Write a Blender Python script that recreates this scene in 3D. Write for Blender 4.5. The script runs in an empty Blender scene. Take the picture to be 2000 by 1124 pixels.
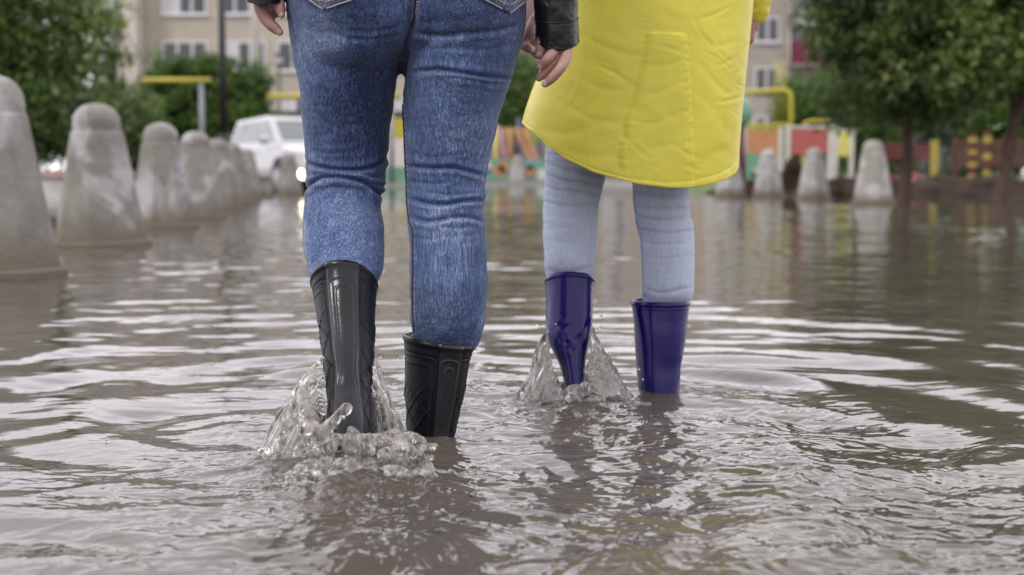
import bpy, math, random
import numpy as np
from mathutils import Vector, Matrix
from mathutils.bvhtree import BVHTree

random.seed(7)
rng = np.random.default_rng(7)
C = bpy.context.scene.collection
scn = bpy.context.scene

# ------------------------------------------------------------------ camera
F = 50.0 * 2000 / 36.0            # focal length in pixels of a 2000 px wide frame
H = 0.42                          # eye height above the water
PITCH = math.atan(224.0 / F)
cd = bpy.data.cameras.new("camera")
cam = bpy.data.objects.new("camera", cd); C.objects.link(cam)
cam.location = (0, 0, H); cam.rotation_euler = (math.pi / 2 - PITCH, 0, 0)
cd.lens = 50; cd.sensor_width = 36; cd.clip_start = 0.05; cd.clip_end = 2000
cd.dof.use_dof = True; cd.dof.focus_distance = 2.17; cd.dof.aperture_fstop = 4.3
scn.camera = cam
# ------------------------------------------------------------------ sky and light
SUN_EL, SUN_AZ = math.radians(48), math.radians(-140)   # sun high, from behind left of the camera
w = bpy.data.worlds.new("World"); scn.world = w; w.use_nodes = True
nt = w.node_tree; nt.nodes.clear()
out = nt.nodes.new("ShaderNodeOutputWorld"); bg = nt.nodes.new("ShaderNodeBackground")
sky = nt.nodes.new("ShaderNodeTexSky"); sky.sky_type = 'NISHITA'; sky.sun_disc = False
sky.sun_elevation = SUN_EL; sky.sun_rotation = SUN_AZ % (2 * math.pi)
tc = nt.nodes.new("ShaderNodeTexCoord"); mp = nt.nodes.new("ShaderNodeMapping"); mp.inputs['Scale'].default_value = (1, 1, 3.0)
nz = nt.nodes.new("ShaderNodeTexNoise"); nz.inputs['Scale'].default_value = 2.6; nz.inputs['Detail'].default_value = 6
nz.inputs['Roughness'].default_value = 0.55
cr = nt.nodes.new("ShaderNodeValToRGB")
cr.color_ramp.elements[0].position = 0.32; cr.color_ramp.elements[0].color = (0.66, 0.66, 0.74, 1)
cr.color_ramp.elements[1].position = 0.66; cr.color_ramp.elements[1].color = (1.0, 0.985, 0.98, 1)
sc_ = nt.nodes.new("ShaderNodeMix"); sc_.data_type = 'RGBA'; sc_.blend_type = 'MULTIPLY'; sc_.inputs[0].default_value = 1
sc_.inputs[7].default_value = (18.5, 18.1, 18.5, 1)
mx = nt.nodes.new("ShaderNodeMix"); mx.data_type = 'RGBA'; mx.inputs[0].default_value = 0.93
L = nt.links.new
L(tc.outputs['Generated'], mp.inputs[0]); L(mp.outputs[0], nz.inputs['Vector']); L(nz.outputs[0], cr.inputs[0])
L(cr.outputs[0], sc_.inputs[6]); L(sky.outputs[0], mx.inputs[6]); L(sc_.outputs[2], mx.inputs[7])
sx_ = nt.nodes.new("ShaderNodeSeparateXYZ"); L(tc.outputs['Generated'], sx_.inputs[0])   # sky ahead brightened, added to lift the reflections in the water
mr = nt.nodes.new("ShaderNodeMapRange"); mr.interpolation_type = 'SMOOTHSTEP'; mr.inputs['From Min'].default_value = -0.7; mr.inputs['From Max'].default_value = 0.8
mr.inputs['To Min'].default_value = 0.72; mr.inputs['To Max'].default_value = 1.34; L(sx_.outputs[1], mr.inputs['Value'])
m2 = nt.nodes.new("ShaderNodeMix"); m2.data_type = 'RGBA'; m2.blend_type = 'MULTIPLY'; m2.inputs[0].default_value = 1; L(mx.outputs[2], m2.inputs[6]); L(mr.outputs[0], m2.inputs[7])
L(m2.outputs[2], bg.inputs[0]); bg.inputs[1].default_value = 0.10; L(bg.outputs[0], out.inputs[0])
sl = bpy.data.lights.new("sun", 'SUN'); sl.energy = 1.3; sl.angle = math.radians(14); sl.color = (1.0, 0.95, 0.88)
so = bpy.data.objects.new("sun", sl); C.objects.link(so)
sdir = Vector((math.sin(SUN_AZ) * math.cos(SUN_EL), math.cos(SUN_AZ) * math.cos(SUN_EL), math.sin(SUN_EL)))
so.rotation_euler = sdir.to_track_quat('Z', 'Y').to_euler(); so.location = (-3, -3, 8)
scn.view_settings.view_transform = 'Standard'; scn.view_settings.look = 'None'
scn.view_settings.exposure = 0.10; scn.view_settings.gamma = 1
scn.cycles.use_denoising = True
scn.cycles.max_bounces = 12; scn.cycles.transmission_bounces = 10; scn.cycles.glossy_bounces = 6
scn.cycles.diffuse_bounces = 3; scn.cycles.sample_clamp_indirect = 6; scn.cycles.caustics_refractive = False

# ------------------------------------------------------------------ helpers
cP, sP = math.cos(PITCH), math.sin(PITCH)
def P(px, py, Y):
    """pixel (2000 px frame) and world depth Y -> world point"""
    a = (px - 1000) / F; b = -(py - 562) / F
    dy = cP + b * sP; dz = -sP + b * cP
    t = Y / dy
    return np.array([a * t, Y, H + dz * t])
def proj(v):
    v = np.asarray(v, float)
    d = v[:, 1] * cP - (v[:, 2] - H) * sP
    u = v[:, 1] * sP + (v[:, 2] - H) * cP
    return 1000 + F * v[:, 0] / d, 562 - F * u / d

_r = np.random.default_rng(11); _perm = _r.permutation(512); _g = _r.normal(size=(512, 3)); _g /= np.linalg.norm(_g, axis=1)[:, None]
def noise(p):
    """gradient noise, about -1..1, p is N x 3"""
    p = np.asarray(p, float); i = np.floor(p).astype(np.int64); f = p - i
    u = f * f * f * (f * (f * 6 - 15) + 10); out = np.zeros(len(p))
    for dx in (0, 1):
        wx = u[:, 0] if dx else 1 - u[:, 0]
        for dy in (0, 1):
            wy = u[:, 1] if dy else 1 - u[:, 1]
            for dz in (0, 1):
                wz = u[:, 2] if dz else 1 - u[:, 2]
                h = _perm[((i[:, 2] + dz) & 511)]; h = _perm[(h + i[:, 1] + dy) & 511]; h = _perm[(h + i[:, 0] + dx) & 511]
                g = _g[h]
                out += wx * wy * wz * (g[:, 0] * (f[:, 0] - dx) + g[:, 1] * (f[:, 1] - dy) + g[:, 2] * (f[:, 2] - dz))
    return out * 1.6
def n2(x, y, s=0.0, z=0.0):
    return noise(np.stack([x, y, np.full_like(x, s) + z], 1))
def sstep(a, b, x):
    t = np.clip((x - a) / (b - a), 0, 1); return t * t * (3 - 2 * t)
def cinterp(x, xs, ys):
    """smooth (Catmull-like) interpolation"""
    xs = np.asarray(xs, float); ys = np.asarray(ys, float)
    d = np.gradient(ys, xs); k = np.clip(np.searchsorted(xs, x) - 1, 0, len(xs) - 2)
    h = xs[k + 1] - xs[k]; t = np.clip((x - xs[k]) / h, 0, 1)
    return ((2*t**3-3*t**2+1)*ys[k] + (t**3-2*t**2+t)*h*d[k] + (-2*t**3+3*t**2)*ys[k+1] + (t**3-t**2)*h*d[k+1])

def mesh_np(name, V, Fc, smooth=True):
    """Fc: array M x 3 or M x 4, or list of faces"""
    me = bpy.data.meshes.new(name)
    V = np.asarray(V, np.float32)
    if isinstance(Fc, np.ndarray):
        k = Fc.shape[1]; m = len(Fc)
        me.vertices.add(len(V)); me.vertices.foreach_set("co", V.ravel())
        me.loops.add(m * k); me.loops.foreach_set("vertex_index", Fc.astype(np.int32).ravel())
        me.polygons.add(m); me.polygons.foreach_set("loop_start", np.arange(0, m * k, k, dtype=np.int32))
        me.update(calc_edges=True)
    else:
        me.from_pydata([tuple(map(float, v)) for v in V], [], [tuple(int(i) for i in f) for f in Fc]); me.update()
    if smooth: me.polygons.foreach_set("use_smooth", np.ones(len(me.polygons), bool))
    return me
def link(name, me, mat=None, parent=None):
    o = bpy.data.objects.new(name, me); C.objects.link(o)
    if mat is not None:
        me.materials.clear()
        for m_ in (mat if isinstance(mat, (list, tuple)) else [mat]): me.materials.append(m_)
    if parent is not None: o.parent = parent
    return o
def tag(o, label=None, cat=None, group=None, kind=None):
    if label: o['label'] = label
    if cat: o['category'] = cat
    if group: o['group'] = group
    if kind: o['kind'] = kind
    return o
def thing(name, label, cat, loc=(0, 0, 0), rz=0, group=None):
    o = bpy.data.objects.new(name, None); C.objects.link(o); o.location = loc; o.rotation_euler = (0, 0, rz)
    o.empty_display_size = 0.1
    return tag(o, label, cat, group)
class MB:
    """collects polygons"""
    def __init__(s): s.v = []; s.f = []; s.sm = []
    def add(s, v, f, smooth=False):
        n = len(s.v); s.v += [tuple(map(float, p)) for p in v]; s.f += [tuple(int(i) + n for i in q) for q in f]; s.sm += [smooth] * len(f)
        return s
    def box(s, x0, x1, y0, y1, z0, z1):
        v = [(x, y, z) for z in (z0, z1) for y in (y0, y1) for x in (x0, x1)]
        return s.add(v, [(0,2,3,1),(4,5,7,6),(0,1,5,4),(2,6,7,3),(0,4,6,2),(1,3,7,5)])
    def tube(s, pts, r, n=10, smooth=True, cap=True):
        v, f = tube_vf(pts, r, n, cap); return s.add(v, f, smooth)
    def build(s, name, mat=None, parent=None):
        me = bpy.data.meshes.new(name); me.from_pydata(s.v, [], s.f); me.update()
        me.polygons.foreach_set("use_smooth", np.array(s.sm, bool))
        return link(name, me, mat, parent)
def tube_vf(pts, r, n=10, cap=True):
    pts = np.asarray(pts, float); m = len(pts); r = np.broadcast_to(np.asarray(r, float), (m,))
    T = np.gradient(pts, axis=0); T /= np.linalg.norm(T, axis=1)[:, None] + 1e-12
    up = np.array([0, 0, 1.0]) if abs(T[0][2]) < 0.9 else np.array([0, 1.0, 0])
    V = []; N = np.cross(T[0], up); N /= np.linalg.norm(N)
    a = np.linspace(0, 2 * np.pi, n, endpoint=False)
    for i in range(m):
        N = N - T[i] * N.dot(T[i]); N /= np.linalg.norm(N); B = np.cross(T[i], N)
        V += list(pts[i] + r[i] * (np.cos(a)[:, None] * N + np.sin(a)[:, None] * B))
    Fs = [(i*n+j, i*n+(j+1) % n, (i+1)*n+(j+1) % n, (i+1)*n+j) for i in range(m-1) for j in range(n)]
    if cap: Fs += [tuple(range(n))[::-1], tuple((m-1)*n + j for j in range(n))]
    return V, Fs
def capsule_vf(pts, rad, n=14, sub=5, flat=None):
    """smooth rounded limb through pts; returns verts, faces; flat=(dir,scale) squashes"""
    pts = np.asarray(pts, float); k = len(pts); rad = np.asarray(rad, float)
    t = np.linspace(0, k - 1, (k - 1) * sub + 1); ar = np.arange(k)
    if k > 2: q = np.stack([cinterp(t, ar, pts[:, i]) for i in range(3)], 1)
    else: q = np.stack([np.interp(t, ar, pts[:, i]) for i in range(3)], 1)
    rr = np.interp(t, ar, rad)
    d0 = q[0] - q[1]; d0 /= np.linalg.norm(d0); d1 = q[-1] - q[-2]; d1 /= np.linalg.norm(d1)
    hs = np.array([0.97, 0.85, 0.6, 0.3])
    q = np.vstack([q[0] + d0 * rr[0] * hs[:, None], q, q[-1] + d1 * rr[-1] * hs[::-1][:, None]])
    rr = np.concatenate([rr[0] * np.sqrt(1 - hs**2), rr, rr[-1] * np.sqrt(1 - hs[::-1]**2)])
    return tube_vf(q, rr, n)
def loft_vf(rings, n=48, steps=None, pw=2.0):
    """rings: (py, xL, xR, Y, ry[, tilt deg]) in pixels -> closed ellipse loft"""
    R = np.array([list(r) + [0] * (6 - len(r)) for r in rings], float)
    k = len(R); m = steps or (k - 1) * 6; t = np.linspace(0, k - 1, m + 1); ar = np.arange(k)
    S = np.stack([cinterp(t, ar, R[:, i]) for i in range(6)], 1)
    a = np.linspace(0, 2 * np.pi, n, endpoint=False)
    ca = np.sign(np.cos(a)) * abs(np.cos(a)) ** (2 / pw); sa = np.sign(np.sin(a)) * abs(np.sin(a)) ** (2 / pw)
    V = []
    for py, xl, xr, Y, ry, ti in S:
        c = P((xl + xr) / 2, py, Y); rx = (P(xr, py, Y)[0] - P(xl, py, Y)[0]) / 2; ti = math.radians(ti)
        V.append(np.stack([c[0] + rx * ca, c[1] + ry * sa * math.cos(ti), c[2] - ry * sa * math.sin(ti)], 1))
    V = np.concatenate(V)
    Fs = [(i*n+j, i*n+(j+1) % n, (i+1)*n+(j+1) % n, (i+1)*n+j) for i in range(m) for j in range(n)]
    Fs += [tuple(range(n))[::-1], tuple(m*n + j for j in range(n))]
    return list(V), Fs
def ellipsoid_vf(c, r, n=20, m=14):
    c = np.asarray(c, float); r = np.broadcast_to(np.asarray(r, float), (3,))
    V = [c + (0, 0, r[2])]
    for i in range(1, m):
        ph = math.pi * i / m
        for j in range(n):
            th = 2 * math.pi * j / n
            V.append(c + r * (math.sin(ph) * math.cos(th), math.sin(ph) * math.sin(th), math.cos(ph)))
    V.append(c - (0, 0, r[2])); e = len(V) - 1
    Fs = [(0, 1 + j, 1 + (j+1) % n) for j in range(n)]
    for i in range(m - 2):
        Fs += [(1+i*n+j, 1+(i+1)*n+j, 1+(i+1)*n+(j+1) % n, 1+i*n+(j+1) % n) for j in range(n)]
    b = 1 + (m - 2) * n
    Fs += [(b + j, e, b + (j+1) % n) for j in range(n)]
    return V, Fs
def remesh(parts, voxel, smooth=4, subdiv=0):
    mb = MB()
    for v, f in parts: mb.add(v, f)
    o = mb.build("tmp")
    m = o.modifiers.new("r", 'REMESH'); m.mode = 'VOXEL'; m.voxel_size = voxel
    if smooth:
        s = o.modifiers.new("s", 'SMOOTH'); s.factor = 0.5; s.iterations = smooth
    if subdiv:
        s = o.modifiers.new("d", 'SUBSURF'); s.levels = subdiv; s.render_levels = subdiv
    dg = bpy.context.evaluated_depsgraph_get(); dg.update()
    me = bpy.data.meshes.new_from_object(o.evaluated_get(dg)); old = o.data
    bpy.data.objects.remove(o); bpy.data.meshes.remove(old)
    me.polygons.foreach_set("use_smooth", np.ones(len(me.polygons), bool))
    return me
def get_vn(me):
    n = len(me.vertices); v = np.zeros(n * 3, np.float32); me.vertices.foreach_get("co", v)
    nn = np.zeros(n * 3, np.float32); me.vertex_normals.foreach_get("vector", nn)
    return v.reshape(-1, 3).astype(float), nn.reshape(-1, 3).astype(float)
def set_v(me, v): me.vertices.foreach_set("co", np.asarray(v, np.float32).ravel()); me.update()
def set_attr(me, name, val):
    a = me.attributes.new(name, 'FLOAT', 'POINT'); a.data.foreach_set("value", np.asarray(val, np.float32))
def seg_dist(px, py, line):
    """signed distance (positive below) and along-fraction to a polyline in pixels"""
    best = np.full(len(px), 1e9); sg = np.zeros(len(px)); fr = np.zeros(len(px)); k = len(line) - 1
    for i in range(k):
        ax, ay = line[i]; bx, by = line[i + 1]; dx, dy = bx - ax, by - ay; l2 = dx * dx + dy * dy
        t = np.clip(((px - ax) * dx + (py - ay) * dy) / l2, 0, 1)
        ex, ey = px - ax - t * dx, py - ay - t * dy; d = np.hypot(ex, ey); m = d < best
        best = np.where(m, d, best); sg = np.where(m, np.sign(dx * ey - dy * ex), sg); fr = np.where(m, (i + t) / k, fr)
    return best * sg, fr
def smooth_line(line, n=24):
    l = np.array(line, float); k = np.arange(len(l)); t = np.linspace(0, len(l) - 1, n)
    return np.stack([cinterp(t, k, l[:, 0]), cinterp(t, k, l[:, 1])], 1)
def fold(px, py, line, depth, wpx, ridge=0.7):
    """groove along the line with soft ridges on both sides, in metres"""
    d, fr = seg_dist(px, py, smooth_line(line))
    e = sstep(-0.02, 0.18, fr) * sstep(1.02, 0.82, fr)
    e = np.maximum(e, 0.25 * (abs(d) < 3 * wpx))
    u = d / wpx
    return depth * e * (-np.exp(-u * u * 1.6) + ridge * np.exp(-(u - 2.0)**2 * 0.5) + ridge * 0.8 * np.exp(-(u + 2.0)**2 * 0.5))

# ------------------------------------------------------------------ materials
MATS = {}
def mat(name, col, rough=0.6, vary=0.15, scale=8, bump=0.0, bscale=None, metal=0, spec=0.5, coat=0, col2=None, c2w=(0.5, 0.6), c2scale=3, coord='Object'):
    if name in MATS: return MATS[name]
    m = bpy.data.materials.new(name); m.use_nodes = True; t = m.node_tree; b = t.nodes['Principled BSDF']
    b.inputs['Roughness'].default_value = rough; b.inputs['Metallic'].default_value = metal
    b.inputs['Specular IOR Level'].default_value = spec; b.inputs['Coat Weight'].default_value = coat
    tcn = t.nodes.new("ShaderNodeTexCoord")
    n = t.nodes.new("ShaderNodeTexNoise"); n.inputs['Scale'].default_value = scale; n.inputs['Detail'].default_value = 5
    t.links.new(tcn.outputs[coord], n.inputs['Vector'])
    r = t.nodes.new("ShaderNodeValToRGB"); lo = [c * (1 - vary) for c in col]; hi = [min(1, c * (1 + vary)) for c in col]
    r.color_ramp.elements[0].position = .35; r.color_ramp.elements[0].color = (*lo, 1); r.color_ramp.elements[1].position = .65; r.color_ramp.elements[1].color = (*hi, 1)
    t.links.new(n.outputs[0], r.inputs[0]); last = r.outputs[0]
    if col2:
        n3 = t.nodes.new("ShaderNodeTexNoise"); n3.inputs['Scale'].default_value = c2scale; n3.inputs['Detail'].default_value = 8; n3.inputs['Roughness'].default_value = .65
        t.links.new(tcn.outputs[coord], n3.inputs['Vector'])
        rr = t.nodes.new("ShaderNodeValToRGB"); rr.color_ramp.elements[0].position = c2w[0]; rr.color_ramp.elements[1].position = c2w[1]
        t.links.new(n3.outputs[0], rr.inputs[0])
        mi = t.nodes.new("ShaderNodeMix"); mi.data_type = 'RGBA'; mi.inputs[7].default_value = (*col2, 1)
        t.links.new(rr.outputs[0], mi.inputs[0]); t.links.new(last, mi.inputs[6]); last = mi.outputs[2]
    t.links.new(last, b.inputs['Base Color'])
    if bump:
        bn = t.nodes.new("ShaderNodeBump"); bn.inputs['Strength'].default_value = bump; bn.inputs['Distance'].default_value = 0.01
        n4 = t.nodes.new("ShaderNodeTexNoise"); n4.inputs['Scale'].default_value = bscale or scale * 4; n4.inputs['Detail'].default_value = 4
        t.links.new(tcn.outputs[coord], n4.inputs['Vector']); t.links.new(n4.outputs[0], bn.inputs['Height']); t.links.new(bn.outputs[0], b.inputs['Normal'])
    MATS[name] = m; return m
class NT:
    """tiny node-tree builder"""
    def __init__(s, name):
        s.m = bpy.data.materials.new(name); s.m.use_nodes = True; s.t = s.m.node_tree; s.b = s.t.nodes['Principled BSDF']
        s.out = s.t.nodes['Material Output']; MATS[name] = s.m
    def n(s, typ, **kw):
        x = s.t.nodes.new("ShaderNode" + typ)
        for k, v in kw.items():
            if k in x.inputs.keys(): x.inputs[k].default_value = v
            else: setattr(x, k, v)
        return x
    def l(s, a, b): s.t.links.new(a, b)
    def coord(s, which='Object', scale=(1, 1, 1)):
        c = s.n("TexCoord"); m = s.n("Mapping"); m.inputs['Scale'].default_value = scale; s.l(c.outputs[which], m.inputs[0]); return m.outputs[0]
    def noise(s, vec, scale, detail=4, rough=.5, dist=0):
        x = s.n("TexNoise"); x.inputs['Scale'].default_value = scale; x.inputs['Detail'].default_value = detail
        x.inputs['Roughness'].default_value = rough; x.inputs['Distortion'].default_value = dist; s.l(vec, x.inputs['Vector']); return x.outputs[0]
    def ramp(s, fac, stops):
        r = s.n("ValToRGB"); e = r.color_ramp.elements
        while len(e) < len(stops): e.new(0.5)
        for i, (p, c) in enumerate(stops):
            e[i].position = p; e[i].color = (*c, 1) if len(c) == 3 else c
        s.l(fac, r.inputs[0]); return r.outputs[0]
    def mix(s, fac, a, b, blend='MIX'):
        x = s.n("Mix"); x.data_type = 'RGBA'; x.blend_type = blend
        for sock, v in ((x.inputs[0], fac), (x.inputs[6], a), (x.inputs[7], b)):
            if isinstance(v, (int, float)): sock.default_value = v
            elif isinstance(v, tuple): sock.default_value = (*v, 1) if len(v) == 3 else v
            else: s.l(v, sock)
        return x.outputs[2]
    def math(s, op, a, b=0.0):
        x = s.n("Math"); x.operation = op
        for sock, v in ((x.inputs[0], a), (x.inputs[1], b)):
            if isinstance(v, (int, float)): sock.default_value = v
            else: s.l(v, sock)
        return x.outputs[0]
    def bump(s, h, strength, dist=0.01, normal=None):
        x = s.n("Bump"); x.inputs['Strength'].default_value = strength; x.inputs['Distance'].default_value = dist; s.l(h, x.inputs['Height'])
        if normal is not None: s.l(normal, x.inputs['Normal'])
        return x.outputs[0]
    def attr(s, name):
        x = s.n("Attribute"); x.attribute_name = name; return x.outputs['Fac']

def denim(name, dark, mid, light, contrast=1.0, streak=1.0):
    t = NT(name)
    v1 = t.coord('Object', (460, 460, 30)); v2 = t.coord('Object', (300, 300, 300)); v3 = t.coord('Object', (14, 14, 9)); v4 = t.coord('Object', (55, 55, 14))
    a = t.noise(v1, 1, 3, .6); b = t.noise(v2, 1, 2); c = t.noise(v3, 1, 4, .6); d = t.noise(v4, 1, 4, .6, .6)
    s = t.math('ADD', t.math('MULTIPLY', t.math('SUBTRACT', a, .5), 1.35 * streak), t.math('MULTIPLY', t.math('SUBTRACT', b, .5), .5 * streak))
    s = t.math('ADD', s, t.math('MULTIPLY', t.math('SUBTRACT', c, .5), .6))
    s = t.math('ADD', s, t.math('MULTIPLY', t.math('SUBTRACT', d, .5), .36))
    s = t.math('MULTIPLY', s, contrast)
    s = t.math('ADD', s, t.attr('fade_shade'))
    col = t.ramp(s, [(0.0, dark), (0.5, mid), (1.0, light)])
    t.l(col, t.b.inputs['Base Color']); t.b.inputs['Roughness'].default_value = .85; t.b.inputs['Specular IOR Level'].default_value = .15
    t.b.inputs['Sheen Weight'].default_value = .15
    vb = t.coord('Object', (900, 900, 500)); hb = t.noise(vb, 1, 2)
    h = t.math('ADD', hb, t.math('MULTIPLY', d, 1.5))
    t.l(t.bump(h, .25, .002), t.b.inputs['Normal']); return t.m
# ------------------------------------------------------------------ water
FEET = [(-0.245, 2.03), (0.122, 2.62)]           # the two splashing feet
STAND = [(-0.12, 2.22), (0.275, 2.66)]
def seg_d(x, y, ax, ay, bx, by):
    dx, dy = bx - ax, by - ay; t = np.clip(((x - ax) * dx + (y - ay) * dy) / (dx * dx + dy * dy), 0, 1)
    return np.hypot(x - ax - t * dx, y - ay - t * dy)
def ridged(x, y, s, oct=4, gain=.5):
    o = 0; a = 1; tot = 0
    for k in range(oct):
        o = o + a * (1 - 2 * np.abs(n2(x * 2**k, y * 2**k, s + 7.3 * k))); tot += a; a *= gain
    return o / tot
def water_h(x, y):
    h = np.zeros_like(x)
    # breeze ripples, long crests across the view
    wx = x + .12 * n2(x * 1.3, y * 1.3, 3.1); wy = y + .10 * n2(x * .9, y * 1.7, 5.2)
    calm = .65 + .5 * n2(x * .35, y * .22, 9.9)
    far = sstep(3.0, 8.0, y)
    h += calm * (.0050 + .0055 * far) * n2(wx * 1.8, wy * 4.2, 1.0)
    h += calm * (.0022 + .0022 * far) * n2(wx * 5.0, wy * 10.0, 2.0)
    h += calm * .0012 * n2(wx * 11.0, wy * 25.0, 4.0) * sstep(14, 6, y)
    # rings thrown out by the wading feet
    near = sstep(7.0, 3.0, y)
    for k, ((cx, cy), lam, amp) in enumerate(((FEET[0], .31, .0095), (FEET[1], .27, .0085), (STAND[1], .21, .0036))):
        wob = .11 * n2(x * 1.5, y * 1.5, 11 + k) + .045 * n2(x * 3.6, y * 3.6, 15 + k)
        r = np.hypot((x - cx) * .92, (y - cy)) + wob
        e = sstep(.18, .55, r) * np.exp(-np.maximum(r - .55, 0) / 1.5)
        ph = 2 * np.pi * r / lam * (1 + .12 * np.exp(-r)) + k * 1.3
        am = .30 + 1.1 * n2(x * 1.3, y * 1.1, 21 + k)
        h += near * amp * e * am * (np.sin(ph) + .28 * np.sin(2 * ph + .6))
    # broad swells of the wake, strongest to the left
    r = np.hypot((x + .20) * .80, (y - 1.98) * 1.05) + .09 * n2(x * 1.9, y * 1.9, 91)
    h += .0085 * sstep(.28, .55, r) * sstep(2.1, .8, r) * np.sin(2 * np.pi * r / .40 + .8) * (.7 + .5 * n2(x * 1.1, y * 1.3, 93)) * sstep(.9, -.3, x)
    r = np.hypot((x - .30) * .72, (y - 2.45) * 1.1) + .08 * n2(x * 1.7, y * 1.7, 95)
    h += .0075 * sstep(.35, .6, r) * sstep(2.2, .9, r) * np.sin(2 * np.pi * r / .44) * (.6 + .6 * n2(x * 1.1, y * 1.3, 97)) * sstep(-.1, .5, x)
    # churned wake behind the feet (towards the camera)
    d1 = seg_d(x, y, -.22, 1.98, .05, .7); d2 = seg_d(x, y, .13, 2.50, .75, .9); d3 = seg_d(x, y, -.12, 2.12, .35, .8)
    T = np.maximum(np.maximum(np.exp(-(d1 / .34)**2), np.exp(-(d2 / .42)**2)), np.exp(-(d3 / .36)**2))
    T = T * (.75 + .5 * n2(x * 2.2, y * 2.2, 31))
    T = np.clip(T, 0, 1.1)
    for (cx, cy) in STAND: T = T * (1 - .75 * np.exp(-((x - cx)**2 + (y - cy + .05)**2) / .013))
    q1 = n2(x * 5, y * 5, 41); q2 = n2(x * 5, y * 5, 43)
    X = x + .05 * q1 + .018 * n2(x * 15, y * 15, 44); Y = y + .05 * q2 + .018 * n2(x * 15, y * 15, 45)
    h += T * (.0115 * n2(X * 6.5, Y * 8.5, 47) + .0056 * ridged(X * 11, Y * 15, 49, 2) + .0026 * ridged(X * 21, Y * 40, 51, 3, .55) + .0008 * n2(X * 70, Y * 150, 57))
    # light crinkle over everything near
    T2 = sstep(3.0, 2.0, y) * .50 * (.25 + .75 * sstep(-.75, -.1, x + .25 * n2(x * 2, y * 2, 77))) + .08 * sstep(5, 3, y)
    h += (T2 * (1 - .5 * T)) * (.0016 * n2(X * 13, Y * 20, 61) + .0007 * ridged(X * 30, Y * 46, 63, 2))
    # heaped water around the legs
    for (cx, cy), a, s in ((FEET[0], .010, .13), (FEET[1], .008, .11), (STAND[0], .004, .075), (STAND[1], .003, .075), ((-.20, 1.86), .010, .10), ((.14, 2.50), .006, .06)):
        r = np.hypot(x - cx, y - cy); h += a * np.exp(-(r / s)**2) * (1 + .6 * n2(x * 22, y * 22, 71) + .6 * ridged(x * 45, y * 60, 73, 2))
    return h
def build_water():
    ys = [0.55]
    while ys[-1] < 48: ys.append(ys[-1] + max(.0021 * ys[-1], .0000) + (0 if ys[-1] < 7 else .0011 * ys[-1] ** 1.4))
    ys = np.array(ys); t = np.linspace(-1, 1, 880)
    t = np.concatenate([-np.array([22, 14, 9, 6, 4.2, 3, 2.3, 1.8, 1.5, 1.3, 1.15, 1.07]), t, np.array([1.07, 1.15, 1.3, 1.5, 1.8, 2.3, 3, 4.2, 6, 9, 14, 22])])
    X = t[None, :] * (.385 * ys[:, None] + .10); Yg = np.repeat(ys[:, None], len(t), 1)
    x = X.ravel(); y = Yg.ravel(); print("water verts", len(x))
    h = np.zeros_like(x); inner = np.abs(np.repeat(t[None, :], len(ys), 0).ravel()) < 2.4
    for s in range(0, len(x), 400000):
        k = slice(s, s + 400000); hh = water_h(x[k], y[k]); h[k] = np.where(inner[k], hh, 0)
    V = np.stack([x, y, h], 1); n, m = len(ys), len(t)
    i = np.arange(n - 1)[:, None] * m + np.arange(m - 1)[None, :]; i = i.ravel()
    Fc = np.stack([i, i + 1, i + m + 1, i + m], 1)
    t = NT("flood_water"); b = t.b
    v = t.coord('Object', (1, 1, 1)); c = t.noise(v, 1.7, 4, .6)
    col = t.ramp(c, [(.3, (.066, .055, .043)), (.7, (.108, .093, .075))]); t.l(col, b.inputs['Base Color'])
    b.inputs['Roughness'].default_value = .015; b.inputs['IOR'].default_value = 1.333
    vb = t.coord('Object', (16, 34, 1)); v2 = t.coord('Object', (85, 130, 1))
    hb = t.math('ADD', t.noise(vb, 1, 2, .5, .3), t.math('MULTIPLY', t.noise(v2, 1, 3, .6, .5), .22))
    sx = t.n('SeparateXYZ'); t.l(v, sx.inputs[0]); st = t.ramp(t.math('MULTIPLY', sx.outputs[1], .1), [(.20, (.26,) * 3), (.55, (.08,) * 3)])
    hb = t.math('MULTIPLY', hb, st); t.l(t.bump(hb, 1.0, .0030), b.inputs['Normal'])
    o = link("water", mesh_np("water", V, Fc), t.m); tag(o, "brown flood water covering the road, rippled and churned", None, None, 'structure'); return o
build_water()

# ground under and beyond the water
def ground():
    xs = np.concatenate([np.linspace(-600, -60, 10), np.linspace(-50, 50, 101), np.linspace(60, 600, 10)])
    ys = np.concatenate([[-200, -50, -10], np.linspace(0, 100, 101), np.linspace(120, 900, 12)])
    X, Y = np.meshgrid(xs, ys); x = X.ravel(); y = Y.ravel()
    z = -.16 + .30 * sstep(40, 47, y) + .02 * n2(x * .3, y * .3, 4) * sstep(36, 44, y)
    m = len(xs); i = (np.arange(len(ys) - 1)[:, None] * m + np.arange(m - 1)[None, :]).ravel()
    t = mat("wet_asphalt", (.10, .095, .09), .45, .3, .8, .3, 30, col2=(.16, .14, .12), c2w=(.45, .7), c2scale=.3)
    o = link("ground", mesh_np("ground", np.stack([x, y, z], 1), np.stack([i, i + 1, i + m + 1, i + m], 1)), t); tag(o, kind='structure')
ground()
M_soil = mat("dark_soil", (.040, .028, .021), .95, .45, 3, .9, 12, col2=(.065, .046, .034), c2w=(.5, .7), c2scale=2, spec=.08)
M_grass = mat("grass", (.07, .12, .03), .9, .4, 6, .6, 40)
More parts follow.
